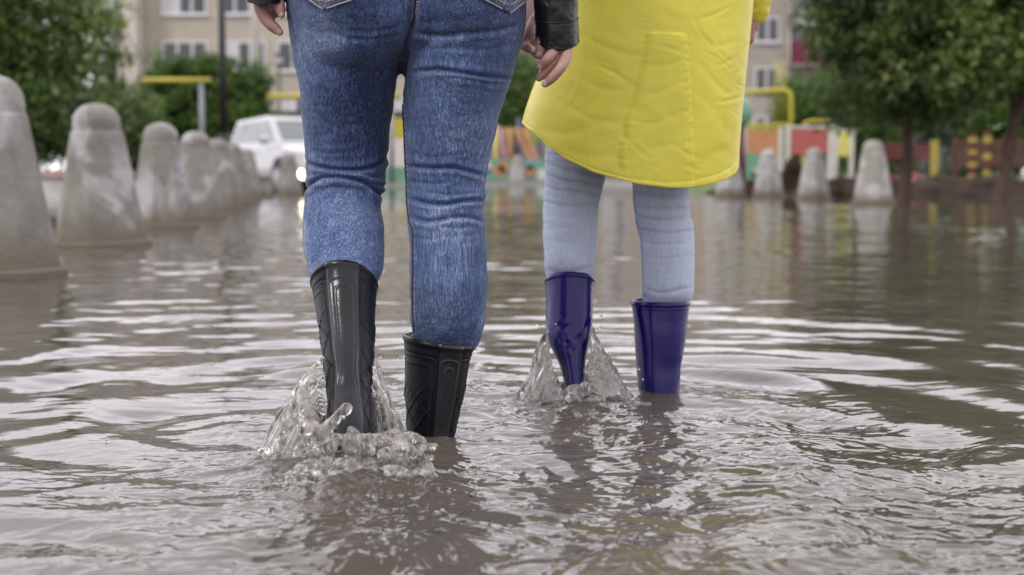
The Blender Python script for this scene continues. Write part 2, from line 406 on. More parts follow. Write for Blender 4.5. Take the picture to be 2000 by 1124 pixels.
def terrain(name, x0, x1, y0, y1, nx, ny, fz, m):
    xs = np.linspace(x0, x1, nx); ys = np.linspace(y0, y1, ny); X, Y = np.meshgrid(xs, ys); x = X.ravel(); y = Y.ravel()
    i = (np.arange(ny - 1)[:, None] * nx + np.arange(nx - 1)[None, :]).ravel()
    o = link(name, mesh_np(name, np.stack([x, y, fz(x, y)], 1), np.stack([i, i + 1, i + nx + 1, i + nx], 1)), m); tag(o, kind='structure'); return o
def bank(x, y):
    edge = 24.6 - .03 * (x - 6) + .5 * n2(x * .9, y * 0, 2)
    up = sstep(0, 1.7, y - edge) * sstep(4.3, 5.6, x)
    return -.12 + up * (.40 + .16 * n2(x * 1.4, y * 1.4, 6) + .07 * n2(x * 5, y * 5, 8)) - .30 * sstep(27.6, 29.6, y) * up
terrain("soil_bank", 3.6, 26, 23.2, 30, 190, 60, bank, M_soil)
terrain("lawn", 3.0, 40, 28.6, 46, 60, 40, lambda x, y: .20 + .02 * n2(x, y, 3) - .4 * sstep(4.5, 3.2, x), M_grass)
terrain("garden_bed", -40, -6.3, 22.4, 40, 40, 30, lambda x, y: .33 + .03 * n2(x, y, 5), M_soil)
# low white wall with a pink coping in front of the shrubs, left
t_ = thing("low_wall", "low whitewashed wall with a pinkish coping under the big shrub at left", "wall", (-18, 22.2, -.15))
MB().box(-16, 11.6, -.12, .12, 0, .50).build("wall_face", mat("whitewash", (.55, .54, .52), .9, .15, 3, col2=(.35, .33, .3), c2scale=2), t_)
MB().box(-16.1, 11.7, -.17, .17, .502, .61).build("coping", mat("pink_stone", (.42, .30, .26), .85, .12, 5), t_)

# ------------------------------------------------------------------ bollards
def concrete(name="worn_concrete", thr=.51, g=1.0):
    t = NT(name); c = t.n("NewGeometry"); pos = c.outputs['Position']
    a = t.noise(pos, 5, 8, .65); b = t.noise(pos, 2.6, 6, .6, .8); d = t.noise(pos, 40, 4)
    base = t.ramp(a, [(.3, (.15 * g, .14 * g, .12 * g)), (.55, (.235 * g, .222 * g, .198 * g)), (.75, (.30 * g, .287 * g, .26 * g))])
    paint = t.ramp(b, [(thr, (0, 0, 0)), (thr + .12, (.7,) * 3)])
    col = t.mix(paint, base, (.48, .48, .49))
    sx = t.n("SeparateXYZ"); t.l(pos, sx.inputs[0])
    wet = t.ramp(t.math('ADD', sx.outputs[2], t.math('MULTIPLY', t.math('SUBTRACT', a, .5), .25)), [(.06, (1, 1, 1)), (.20, (0, 0, 0))])
    col = t.mix(wet, col, (.15, .125, .095))
    t.l(col, t.b.inputs['Base Color']); t.b.inputs['Roughness'].default_value = .85
    t.l(t.bump(t.math('ADD', a, t.math('MULTIPLY', d, .3)), .5, .02), t.b.inputs['Normal']); return t.m
M_conc = concrete(); M_conc2 = concrete("pale_concrete", .44, 1.35)
def oct_ring(h, z, ch=.42):
    a = h * ch; return [(a, -h, z), (h, -a, z), (h, a, z), (a, h, z), (-a, h, z), (-h, a, z), (-h, -a, z), (-a, -h, z)]
def bollard_meshes():
    def lo(rings):
        v = [p for r in rings for p in r]; n = 8; f = [(i*n+j, i*n+(j+1) % n, (i+1)*n+(j+1) % n, (i+1)*n+j) for i in range(len(rings)-1) for j in range(n)]
        f += [tuple(range(n))[::-1], tuple((len(rings)-1)*n + j for j in range(n))]; return v, f
    body = MB(); body.add(*lo([oct_ring(.245, .04), oct_ring(.243, .05), oct_ring(.192, .34), oct_ring(.142, .645), oct_ring(.134, .660)]))
    pl = MB(); pl.add(*lo([oct_ring(.272, -.18), oct_ring(.272, .025), oct_ring(.262, .038)]))
    n = 28; v = []; f = []; ps = [(.134, .655), (.136, .70), (.128, .74), (.108, .775), (.078, .80), (.04, .813), (.004, .817)]
    for r, z in ps: v += [(r * math.cos(2*math.pi*j/n), r * math.sin(2*math.pi*j/n), z) for j in range(n)]
    f = [(i*n+j, i*n+(j+1) % n, (i+1)*n+(j+1) % n, (i+1)*n+j) for i in range(len(ps)-1) for j in range(n)] + [tuple((len(ps)-1)*n+j for j in range(n))]
    dm = MB(); dm.add(v, f, True); return body, pl, dm
_b = bollard_meshes()
bol = thing("bollard", "x", "bollard"); bb = [_b[0].build("tapered_body", M_conc, bol), _b[1].build("plinth", M_conc, bol), _b[2].build("dome", M_conc, bol)]
BL = [(-8, 5.78, 0, 20, 1, "nearest and largest concrete bollard, cut by the left edge of the photo"),
      (197, 8.2, 0, 24, 1, "second nearest bollard of the left row, broad patch of white paint down its front"),
      (318, 10.9, 0, 18, .98, "third bollard of the left row with brown domed top and flaking white sides"),
      (385, 13.1, 0, 22, .98, "fourth bollard of the left row, plain grey brown, half behind the third"),
      (428, 15.9, 0, 20, .98, "fifth bollard of the left row, just under the black lamp post"),
      (457, 19.0, 0, 17, 1, "sixth bollard of the left row, whitish, in front of the white car's rear"),
      (482, 23.0, 0, 22, 1, "farthest bollard of the left row, in front of the white car's side"),
      (566, 27.8, 0, 20, 1, "lone small bollard standing before the front wheel of the white car"),
      (1010, 47.5, .16, 10, 1.02, "far pale bollard before the colourful playground, between the two people"),
      (1424, 24.5, 0, 14, 1, "pale bollard half hidden by the lower right edge of the yellow raincoat"),
      (1500, 24.2, .0, 18, 1, "pale bollard in front of the orange playground panel"),
      (1588, 22.6, .0, 20, 1, "pale bollard in front of the red playground panel"),
      (1705, 18.8, .02, 24, 1.02, "tallest pale bollard of the right row, beside the leaning tree trunk")]
for i, (px, Y, z, rz, s, lab) in enumerate(BL):
    r = bol if i == 0 else bol.copy()
    if i:
        C.objects.link(r)
        for c in bb: c2 = c.copy(); C.objects.link(c2); c2.parent = r
    r.location = ((px - 1000) / F * Y, Y, z); r.rotation_euler = (random.uniform(-.02, .02), random.uniform(-.02, .02), math.radians(rz)); r.scale = (s, s, s)
    if i >= 8:
        for c in r.children:
            c.material_slots[0].link = 'OBJECT'; c.material_slots[0].material = M_conc2
    tag(r, lab, "bollard", "concrete bollards along the flooded road")

# ------------------------------------------------------------------ trees
def leaf_mat(name, c1, c2, c3):
    t = NT(name); a = t.attr('tone'); col = t.ramp(a, [(0, c1), (.6, c2), (1, c3)]); t.l(col, t.b.inputs['Base Color'])
    t.b.inputs['Roughness'].default_value = .5; t.b.inputs['Specular IOR Level'].default_value = .35
    tr = t.n("BsdfTranslucent"); t.l(col, tr.inputs[0]); ms = t.n("MixShader"); ms.inputs[0].default_value = .3
    t.l(t.b.outputs[0], ms.inputs[1]); t.l(tr.outputs[0], ms.inputs[2]); t.l(ms.outputs[0], t.out.inputs[0]); return t.m
M_leaf = leaf_mat("green_leaf", (.055, .10, .028), (.14, .22, .055), (.36, .42, .13))
M_leafb = leaf_mat("bright_leaf", (.055, .115, .020), (.085, .16, .028), (.17, .26, .05))
M_leafd = leaf_mat("deep_leaf", (.042, .074, .028), (.11, .17, .052), (.31, .37, .12))
M_bark = mat("brown_bark", (.085, .052, .038), .9, .35, 12, .8, 40)
def crown_mesh(name, blobs, nclump, per, size, seed, spread=.22):
    g = np.random.default_rng(seed); B = np.array(blobs, float); vol = B[:, 3] * B[:, 4] * B[:, 5]
    k = g.choice(len(B), nclump, p=vol / vol.sum()); d = g.normal(size=(nclump, 3)); d /= np.linalg.norm(d, axis=1)[:, None]
    rad = g.uniform(.25, 1, nclump) ** .5; cc = B[k, :3] + d * rad[:, None] * B[k, 3:6]
    sp = spread * g.uniform(.6, 1.4, nclump) * (B[:, 3:6].mean())**.5
    P0 = np.repeat(cc, per, 0) + g.normal(size=(nclump * per, 3)) * np.repeat(sp, per)[:, None] * (1, 1, .7)
    n = len(P0); u = g.normal(size=(n, 3)); u[:, 2] -= .5; u /= np.linalg.norm(u, axis=1)[:, None]
    v = np.cross(u, g.normal(size=(n, 3)) + (0, 0, .8)); v /= np.linalg.norm(v, axis=1)[:, None]
    s = size * g.uniform(.6, 1.3, n)[:, None]; nn = np.cross(u, v)
    V = np.stack([P0 - u * s, P0 + v * s * .45 + nn * s * .12, P0 + u * s, P0 - v * s * .45 + nn * s * .12], 1).reshape(-1, 3)
    Fc = np.arange(n * 4).reshape(-1, 4)
    me = mesh_np(name, V, Fc, False)
    tone = np.clip(np.repeat(g.beta(2, 3, nclump), per) + g.normal(size=n) * .16 + .30 * noise(P0 * 1.1 + seed), 0, 1); set_attr(me, 'tone', np.repeat(tone, 4)); return me
def tree(name, label, x, y, z, blobs, nclump, per, size, seed, lm, trunk, group=None, cat="tree", spread=.22, bark=None):
    r = thing(name, label, cat, (x, y, z), 0, group)
    link("crown", crown_mesh("crown", blobs, nclump, per, size, seed, spread), lm, r)
    g = random.Random(seed); mb = MB()
    pts, rads = trunk; mb.tube(smooth3(pts), np.interp(np.linspace(0, len(pts) - 1, 16), range(len(pts)), rads), 12)
    top = np.array(pts[-1]); mid = np.array(pts[len(pts) // 2])
    for b in blobs:
        for q in range(3):
            st = mid + (top - mid) * g.random(); e = np.array(b[:3]) + np.array([g.uniform(-.6, .6) * b[3], g.uniform(-.6, .6) * b[4], g.uniform(-.3, .6) * b[5]])
            m = (st + e) / 2 + np.array([0, 0, .12]); mb.tube(smooth3([st, m, e], 8), np.linspace(rads[-1] * .7, .012, 8), 7)
    mb.build("trunk", bark or M_bark, r); return r
def smooth3(p, n=16):
    p = np.array(p, float); k = np.arange(len(p)); t = np.linspace(0, len(p) - 1, n); return np.stack([cinterp(t, k, p[:, i]) for i in range(3)], 1)
GT = "trees round the square"
def X(px, Y): return (px - 1000) / F * Y
# right pair
tree("street_tree", "dense dark tree right of the red playground panel with thin leaning brown trunk", X(1762, 21.5), 21.5, -.1,
     [(0, 0, 2.2, 1.25, 1.3, 1.0), (-.55, .2, 1.9, .8, .9, .75), (-.1, 0, 3.5, 1.6, 1.6, 1.5), (.6, .3, 4.6, 1.2, 1.2, 1.0), (-.75, -.2, 2.9, .9, .9, .8), (.4, .2, 1.75, .9, 1, .6)], 620, 75, .060, 3, M_leafd,
     ([(0, 0, 0), (.06, 0, .6), (.04, 0, 1.3), (-.02, 0, 3)], [.10, .085, .075, .05]), GT, 'tree', .15)
tree("street_tree", "lighter green tree at the right edge of the photo, trunk slanting out of the water", X(1945, 20.3), 20.3, -.1,
     [(.3, 0, 2.7, 1.45, 1.3, 1.2), (-.75, .1, 2.45, .95, .9, .9), (.3, 0, 4.0, 1.7, 1.6, 1.5), (-.7, 0, 3.6, 1.1, 1.1, 1.1), (1.3, 0, 2.6, 1.1, 1, 1), (-.2, -.2, 1.85, .9, .8, .42)], 680, 75, .060, 4, M_leaf,
     ([(0, 0, 0), (.10, 0, .5), (.20, 0, 1.1), (.32, 0, 1.7), (.35, 0, 3.2)], [.13, .10, .085, .075, .05]), GT, 'tree', .15)
tree("street_tree", "small dark round tree behind the playground, seen between jeans and yellow raincoat", X(1008, 52), 52, .1,
     [(0, 0, 3.2, 1.0, 1, 1.5), (-.2, 0, 2.2, .8, .8, .8), (.6, 0, 2.6, .9, .9, .9), (-.5, 0, 4, .7, .7, .9)], 260, 40, .10, 5, M_leaf, ([(0, 0, 0), (0, 0, 1.2), (0, 0, 3)], [.12, .1, .07]), GT)
# left large shrub-tree
tree("leafy_tree", "large dense tree filling the upper left corner above the low white wall", X(60, 25.5), 25.5, .3,
     [(-1.4, 0, 1.9, 1.8, 1.2, 1.7), (.3, 0, 1.55, 1.25, 1.1, 1.35), (-.2, 0, 3.1, 1.4, 1.2, 1.3), (-2.2, 0, 3.7, 1.6, 1.2, 1.6), (.95, 0, 2.5, .55, .6, 1.0), (-.9, 0, .8, 1.5, 1.0, .7), (.35, 0, .75, .95, .9, .55)], 760, 75, .068, 6, M_leaf,
     ([(0, 0, 0), (-.1, 0, 1), (-.3, 0, 3)], [.15, .12, .06]), GT)
tree("leafy_shrub", "thin upright sprig of foliage at the right flank of the big left tree", X(228, 27.5), 27.5, .2,
     [(0, 0, 2.3, .28, .3, 1.0), (.1, 0, 3.2, .2, .2, .5), (-.15, 0, 1.3, .5, .4, .6)], 60, 45, .065, 7, M_leaf, ([(0, 0, 0), (0, 0, 1.2), (.05, 0, 3)], [.05, .04, .02]), None, "shrub")
tree("leafy_shrub", "loose dark shrub beside the third bollard, below the pale building corner", X(245, 30), 30, .2,
     [(0, 0, .9, .75, .6, .75), (.35, 0, 1.4, .45, .4, .6), (-.3, 0, 1.5, .4, .4, .5)], 130, 45, .06, 8, M_leafd, ([(0, 0, 0), (0, 0, .5), (.05, 0, 1.4)], [.05, .04, .02]), None, "shrub", .16)
tree("leafy_tree", "bright green tree behind the black lamp post, under the apartment windows", X(385, 50), 50, .1,
     [(0, 0, 2.6, 2.2, 1.4, 1.6), (-1.2, 0, 1.8, 1.3, 1.2, 1.3), (1.2, 0, 2.1, 1.4, 1.2, 1.7), (.8, 0, 3.7, .9, .8, .7), (-.9, 0, 4.1, .55, .6, .6), (2.2, 0, 3.3, .5, .5, .8), (2.4, 0, 1.6, .7, .8, 1.1), (0, 0, 1.1, 2.4, 1.3, .9), (-1.9, 0, 1.3, .8, .8, .8), (.6, 0, 4.3, .3, .3, .4)], 620, 60, .11, 9, M_leafb,
     ([(0, 0, 0), (0, 0, 1.5), (0, 0, 3)], [.2, .15, .08]), GT, "tree", .2)
# row of hedge-like trees behind the playground at right
for k, (px, Y, s, lab) in enumerate(((1590, 46, 1.0, "green bushy tree rising behind the yellow pipe frame"), (1700, 44, .95, "green bushy tree behind the yellow panel and tall bollard"), (1830, 46, 1.0, "green bushy tree behind the silver car"), (1960, 44, 1.05, "green bushy tree behind the brown slat fence, far right"))):
    tree("leafy_tree", lab, X(px, Y), Y, .1, [(0, 0, 1.7*s, 1.25*s, 1, 1.4*s), (.5, 0, 2.6*s, 1.0*s, 1, 1.2*s), (-.5, 0, 2.3*s, .9*s, 1, 1.2*s), (0, 0, .8, 1.3, .8, .7)], 200, 50, .10, 20 + k, M_leafb if k != 1 else M_leaf, ([(0, 0, 0), (0, 0, 1), (0, 0, 2.4)], [.12, .1, .06]), GT)

# ------------------------------------------------------------------ buildings
M_beige = mat("beige_render", (.47, .42, .345), .9, .06, 1.2, .15, 30, col2=(.40, .355, .30), c2w=(.5, .8), c2scale=.5)
M_pink = mat("pale_pink_render", (.60, .53, .47), .9, .05, 1, .1, 30)
M_beige2 = mat("grey_beige_render", (.40, .36, .31), .9, .06, 1.2, .15, 30, col2=(.33, .30, .26), c2w=(.5, .8), c2scale=.5)
M_wframe = mat("white_frame", (.72, .72, .74), .5, .04, 4)
M_glass = mat("window_glass", (.05, .055, .06), .08, .2, .7, spec=.8)
M_curtain = mat("net_curtain", (.55, .55, .58), .9, .1, 30)
M_roof = mat("grey_roof", (.10, .095, .09), .9, .1, 2)
def window_copies(root, spots, w, h, sashes=3, curtain=True):
    fr = MB(); t = .09
    fr.box(-w/2, w/2, -.06, 0, 0, t).box(-w/2, w/2, -.06, 0, h - t, h).box(-w/2, -w/2 + t, -.058, 0, t, h - t).box(w/2 - t, w/2, -.058, 0, t, h - t)
    for k in range(1, sashes): xx = -w/2 + w * k / sashes; fr.box(xx - .05, xx + .05, -.056, 0, t, h - t)
    pane = MB().box(-w/2 + t, w/2 - t, -.02, .02, t, h - t)
    sill = MB().box(-w/2 - .1, w/2 + .1, -.16, 0, -.06, -.002)
    cur = MB().box(-w/2 + t, -w/2 + w * .42, -.032, -.024, t, h - t)
    a = fr.build("window", M_wframe, root); ch = [pane.build("pane", M_glass, a), sill.build("sill", M_wframe, a)]
    if curtain: ch.append(cur.build("curtain", M_curtain, a))
    for i, (x, z) in enumerate(spots):
        if i == 0: a.location = (x, 0, z); continue
        b = a.copy(); C.objects.link(b); b.parent = root; b.location = (x, 0, z)
        for c in ch[:2] if i % 2 else ch: d = c.copy(); C.objects.link(d); d.parent = b
    return a
def building(label, xl, xr, Y, h, mwall, depth=12):
    r = thing("apartment_building", label, "building", (0, Y, .05)); w_ = MB().box(xl, xr, 0, depth, 0, h).build("wall", mwall, r)
    MB().box(xl - .4, xr + .4, -.5, depth + .4, h + .002, h + .35).build("roof", M_roof, r)
    MB().box(xl - .03, xr + .03, -.08, -.002, 0, .9).build("plinth", mat("plinth_grey", (.25, .24, .22), .9, .1, 2), r); return r
YB = 72.0
b1 = building("beige apartment block behind the white car and black lamp post", X(290, YB), X(900, YB), YB, 14.2, M_beige)
cols = [X(p, YB) for p in (368, 480, 590, 700, 810)]
window_copies(b1, [(x, z) for z in (8.25, 5.45, 2.65, 11.05) for x in cols], 2.25, 1.5)
MB().box(X(300, YB), X(445, YB), -.25, -.05, 9.98, 10.05).build("ledge", M_wframe, b1)
wing = MB().box(X(205, YB), X(290, YB) - .02, -1.5, 9, 0, 14.2).build("side_wing", M_pink, b1)
for z in (8.3, 5.5, 2.7): MB().box(X(222, YB), X(248, YB), -1.56, -1.5, z, z + 1.5).build("stair_window", M_curtain, b1)
for px, zz in ((590, 6.2),):
    q = MB().box(X(px, YB) - .4, X(px, YB) + .5, -.55, -.06, zz, zz + .6).build("air_conditioner", mat("grey_metal", (.35, .36, .38), .5, .1, 4), b1)
YC = 80.0
b2 = building("grey beige apartment block with balconies, right of the yellow raincoat", X(930, YC), X(1760, YC), YC, 14.6, M_beige2)
cols = [X(p, YC) for p in (985, 1090, 1200, 1310, 1400, 1493)]
window_copies(b2, [(x, z) for z in (7.6, 4.85, 2.1, 10.4) for x in cols], 1.35, 1.4, 2)
M_maroon = mat("maroon_panel", (.19, .018, .045), .6, .1, 3); M_gpanel = mat("grey_balcony_panel", (.20, .20, .22), .6, .1, 3)
for x0, x1 in ((1533, 1622), (1690, 1755)):
    for k, z in enumerate((3.2, 6.35, 9.25, 12.0)):
        a = MB().box(X(x0, YC), X(x1, YC), -1.3, -.02, z - .14, z - .002).build("balcony", M_beige2, b2)
        m_ = M_maroon if k == 1 else M_gpanel
        MB().box(X(x0, YC), X(x1, YC), -1.34, -1.28, z, z + 1.2).build("balcony_panel", m_, a)
        rb = MB()
        for j in range(14): xx = X(x0, YC) + (X(x1, YC) - X(x0, YC)) * j / 13; rb.box(xx - .015, xx + .015, -1.37, -1.342, z, z + 1.2)
        rb.build("rail", M_gpanel if k != 1 else M_maroon, a)
        g = MB().box(X(x0, YC) + .1, X(x1, YC) - .1, -.06, -.003, z + .02, z + 2.1).build("balcony_glazing", M_glass, a)
        f = MB()
        for j in range(4): xx = X(x0, YC) + .1 + (X(x1, YC) - X(x0, YC) - .2) * j / 3; f.box(xx - .04, xx + .04, -.09, -.062, z + .02, z + 2.1)
        f.build("glazing_frame", M_wframe, a)
aw = MB(); aw.add([(X(1540, YC), -.1, 9.0), (X(1600, YC), -.1, 9.0), (X(1605, YC), -1.7, 8.4), (X(1546, YC), -1.7, 8.4), (X(1540, YC), -.1, 9.06), (X(1600, YC), -.1, 9.06), (X(1605, YC), -1.7, 8.46), (X(1546, YC), -1.7, 8.46)], [(3,2,1,0),(4,5,6,7),(0,1,5,4),(1,2,6,5),(2,3,7,6),(3,0,4,7)])
aw.build("awning", M_wframe, b2)

# ------------------------------------------------------------------ poles, pipes, playground
M_black = mat("black_paint", (.012, .013, .014), .4, .2, 6)
M_yel = mat("yellow_paint", (.50, .42, .05), .5, .1, 6); M_pole = mat("pale_concrete_pole", (.42, .39, .35), .85, .1, 5)
M_steel = mat("grey_steel", (.24, .27, .29), .5, .1, 5, metal=.3)
def lamp(label, x, y, z, h, s=1.0):
    r = thing("street_lamp", label, "street lamp", (x, y, z))
    MB().tube([(0, 0, 0), (0, 0, 1.12)], .075 * s, 14).build("base", M_black, r)
    mb = MB(); mb.tube([(0, 0, .88), (0, 0, .92), (0, 0, 1.10), (0, 0, 1.13)], [.095*s, .125*s, .10*s, .085*s], 8, False); mb.build("collar", M_black, r)
    MB().tube([(0, 0, 1.121), (0, 0, 2.2), (0, 0, h)], [.062*s, .054*s, .046*s], 14).build("pole", M_black, r)
    q = MB(); q.tube([(0, 0, h), (0, 0, h + .05), (0, 0, h + .4), (0, 0, h + .45), (0, 0, h + .58)], [.08, .12, .19, .21, .03], 6, False); q.build("lantern", M_black, r)
    g = MB(); g.tube([(0, 0, h + .08), (0, 0, h + .38)], [.125, .195], 6, False); g.build("lantern_glass", M_curtain, r)
lamp("slim black lamp post rising behind the left row of bollards", X(440, 20.5), 20.5, -.15, 4.3)
lamp("far small black lamp with lantern before the building, left of the woman's thigh", X(549, 60), 60, .1, 4.75, 1)
u = thing("utility_pole", "pale concrete utility pole standing behind the roof of the white car", "pole", (X(505, 52), 52, .1))
MB().tube([(0, 0, 0), (0, 0, 9.5)], [.17, .13], 12).build("shaft", M_pole, u)
MB().tube([(0, 0, 2.9), (0, 0, 3.1)], [.26, .26], 10, False).build("clamp", M_pole, u)
g_ = thing("gas_pipe", "raised yellow gas pipe on a grey post before the bright green tree", "pipe", (X(350, 44), 44, .1))
z1 = .42 + (338 - 159) / F * 44 - .1
MB().tube([(-1.05, 0, z1), (1.05, 0, z1)], .072, 12).build("pipe", M_yel, g_)
MB().tube([(X(398, 44) - X(350, 44), 0, 0), (X(398, 44) - X(350, 44), 0, z1 - .09)], .075, 10).build("support_post", M_steel, g_)
g2 = thing("gas_pipe", "lower yellow gas pipe seen right behind the white car's roof", "pipe", (X(640, 44), 44, .1)); z2 = .42 + (338 - 190) / F * 44 - .1
MB().tube([(-1.8, 0, z2), (2.3, 0, z2)], .085, 12).build("pipe", M_yel, g2)
for xx in (-.2, 2.0): MB().tube([(xx, 0, 0), (xx, 0, z2 - .1)], .07, 10).build("support_post", M_steel, g2)
# shed with grey wall right behind the car
sh = thing("shed", "low grey shed behind the roof of the white car, under the yellow pipe", "shed", (X(590, 56), 56, .1))
MB().box(-1.4, 4.2, 0, 3, 0, 2.55).build("wall", mat("shed_grey", (.30, .29, .26), .9, .1, 2), sh); MB().box(-1.6, 4.4, -.3, 3.2, 2.552, 2.72).build("roof", M_roof, sh)
# playground right
M_or = mat("orange_paint", (.50, .23, .11), .5, .08, 5); M_red = mat("red_paint", (.42, .10, .09), .5, .08, 5); M_wht = mat("white_paint", (.62, .58, .55), .5, .08, 5)
M_green = mat("green_paint", (.16, .32, .22), .5, .1, 5); M_lemon = mat("lemon_paint", (.66, .60, .16), .5, .06, 5); M_darkred = mat("dark_red_paint", (.12, .025, .025), .6, .15, 5)
M_blue = mat("blue_paint", (.08, .09, .18), .5, .1, 5); M_pinkp = mat("pink_paint", (.40, .19, .25), .5, .1, 5); M_teal = mat("teal_paint", (.16, .32, .32), .5, .1, 5)
YP = 40.0
def zp(py, Y): return .42 + (338 - py) / F * Y
def panel(label, x0, x1, py0, py1, m, Y=YP, posts=True):
    r = thing("play_board", label, "playground panel", (X((x0 + x1) / 2, Y), Y, .1)); w2 = (X(x1, Y) - X(x0, Y)) / 2; za, zb = zp(py1, Y) - .1, zp(py0, Y) - .1
    MB().box(-w2, w2, -.02, .02, za, zb).build("board", m, r)
    MB().box(-w2, w2, -.035, .035, zb + .002, zb + .07).build("top_rail", M_wht if m is not M_or else M_yel, r)
    for s in (-1, 1): MB().box(s * w2 - .06, s * w2 + .06, -.06, .06, 0, zb + .1).build("post", M_wht, r)
panel("orange playground board between the yellow raincoat and the red board", 1452, 1522, 256, 310, M_or)
panel("red playground board with pale posts behind the right bollards", 1536, 1618, 252, 302, M_red)
panel("small lemon yellow board at the right end of the playground boards", 1629, 1660, 258, 306, M_lemon, 41)
yf = thing("pipe_frame", "tall yellow pipe goal frame above the orange playground board", "playground frame", (X(1541, 42), 42, .1))
zt = zp(178, 42) - .1; xl_ = X(1350, 42) - X(1541, 42); ar = [(0, 0, 0), (0, 0, zt - .25), (-.05, 0, zt - .08), (-.2, 0, zt), (xl_ / 2, 0, zt - .08), (xl_, 0, zt - .12)]
MB().tube(ar, .072, 12).build("pipe", M_yel, yf); MB().tube([(0, 0, zp(245, 42) - .1), (xl_, 0, zp(247, 42) - .1)], .06, 10).build("cross_bar", M_yel, yf)
nb = MB()
for k in range(5): xx = -.15 - k * .085; nb.tube([(xx, .05, zp(247, 42) - .1), (xx, .05, zp(120, 42) - .1)], .012, 6)
nb.build("rope", M_yel, yf)
ya = thing("climbing_arch", "low yellow climbing arch just behind the red board", "playground arch", (X(1592, 43), 43, .1))
MB().tube(smooth3([(-.4, 0, 0), (-.4, 0, zp(255, 43) - .2), (-.3, 0, zp(240, 43) - .1), (.2, 0, zp(238, 43) - .1), (.5, 0, zp(240, 43) - .1), (.6, 0, zp(255, 43) - .2), (.6, 0, 0)], 30), .05, 10).build("pipe", M_yel, ya)
gt = thing("toy_tree", "play figure of a green ball on a dark red stem behind the raincoat's right edge", "play figure", (X(1444, 34), 34, .1))
v, f = ellipsoid_vf((0, 0, zp(222, 34) - .1), (.27, .27, .36)); MB().add(v, f, True).build("ball", M_green, gt); MB().tube([(0, 0, 0), (0, 0, zp(245, 34) - .1)], [.15, .10], 12).build("stem", M_darkred, gt)
# mosaic of small low boards, centre and right
def kerb_board(label, px0, px1, py0, py1, Y, m, blobs):
    r = thing("painted_board", label, "painted board", (X((px0 + px1) / 2, Y), Y, .1)); w2 = (X(px1, Y) - X(px0, Y)) / 2; zb = zp(py0, Y) - .1
    MB().box(-w2, w2, 0, .08, 0, zb).build("board", m, r); g = random.Random(px0)
    for mm in blobs:
        xx = g.uniform(-w2 * .8, w2 * .8); zz = g.uniform(.3, .8) * zb; rr = min(w2 * .35, zb * .28)
        vv = [(xx + rr * math.cos(a * math.pi / 6) * g.uniform(.7, 1.2), -.012, zz + rr * math.sin(a * math.pi / 6)) for a in range(12)]
        MB().add(vv + [(p[0], -.001, p[2]) for p in vv], [tuple(range(12))[::-1]] + [(i, (i+1) % 12, 12+(i+1) % 12, 12+i) for i in range(12)]).build("painted_shape", mm, r)
kerb_board("low board painted green and orange, left of the far pale bollard", 935, 1000, 312, 345, 48, M_green, [M_or, M_wht, M_or, M_teal])
kerb_board("low board painted green, teal and orange, right of the far pale bollard", 1022, 1085, 312, 345, 48, M_green, [M_teal, M_or, M_wht])
kerb_board("white board over a green base seen between the woman's legs", 735, 792, 272, 345, 46, M_wht, [])
kerb_board("low green board seen between the woman's legs", 730, 795, 326, 345, 44, M_green, [])
kerb_board("small board painted blue, white and green behind the bollard next to the raincoat", 1455, 1480, 300, 345, 38, M_green, [M_blue, M_wht, M_blue])
# slide and posts, centre
def zq(py): return zp(py, 50) - .1
sl_ = thing("playground_slide", "orange playground slide between the jeans and the raincoat", "slide", (X(1030, 50), 50, .1))
mb = MB()
for s in (-.12, .12): mb.tube([(-.25 + s, 0, zq(250)), (-.08 + s, 0, zq(280)), (.25 + s, -.3, zq(315)), (.5 + s, -.4, zq(325))], .07, 8)
mb.build("chute", M_or, sl_); MB().tube([(-.3, .2, 0), (-.3, .2, zq(232))], .09, 8).build("post", M_blue, sl_); MB().tube([(.42, .2, 0), (.42, .2, zq(240))], .07, 8).build("post", M_blue, sl_)
MB().box(-.9, 1.0, .3, .36, zq(285), zq(250)).build("rail_board", mat("olive_paint", (.38, .40, .10), .6, .1, 4), sl_)
s2 = thing("playground_slide", "pink and orange playground slide right beside the jeans' outer edge", "slide", (X(985, 50), 50, .1))
mb = MB(); mb.tube([(-.15, 0, zq(250)), (-.05, 0, zq(290)), (.1, -.3, zq(318))], .10, 8); mb.build("chute", M_pinkp, s2); MB().tube([(-.3, .1, 0), (-.3, .1, zq(245))], .08, 8).build("post", M_lemon, s2); MB().tube([(.2, .1, 0), (.2, .1, zq(250))], .07, 8).build("post", M_or, s2)
bx_ = thing("toy_house", "yellow and orange play house seen high between the woman's legs", "play house", (X(777, 55), 55, .1))
MB().box(-.45, .45, 0, .8, 0, zp(285, 55) - .1).build("wall", M_or, bx_); MB().box(-.55, .35, -.1, .9, zp(284.8, 55) - .1, zp(232, 55) - .1).build("roof", M_yel, bx_)
# right-hand park furniture
def bench(label, px, Y, m):
    r = thing("park_bench", label, "bench", (X(px, Y), Y, .2))
    for k in range(3): pass
    s = MB()
    for k in range(3): s.box(-.8, .8, -.05 + k * .13, .06 + k * .13, .42, .455)
    s.build("seat", m, r); s = MB()
    for k in range(3): s.box(-.8, .8, .36, .39, .55 + k * .13, .66 + k * .13)
    s.build("backrest", m, r)
    for x in (-.7, .7): MB().box(x - .03, x + .03, -.02, .36, 0, .418).build("leg", M_black, r)
bench("dark red park bench behind the first leaning trunk", 1758, 34, M_darkred)
fl = thing("slat_fence", "brown fence of horizontal slats at the far right behind the soil bank", "fence", (X(1980, 38), 38, .2))
s = MB()
for k in range(5): s.box(-1.7, 2.6, -.02, .02, .38 + k * .15, .50 + k * .15)
s.build("slat_panel", mat("brown_slat", (.10, .045, .035), .7, .2, 4), fl)
for x in (-1.6, -.2, 1.2, 2.5): MB().box(x - .05, x + .05, .022, .1, 0, 1.18).build("post", M_darkred, fl)
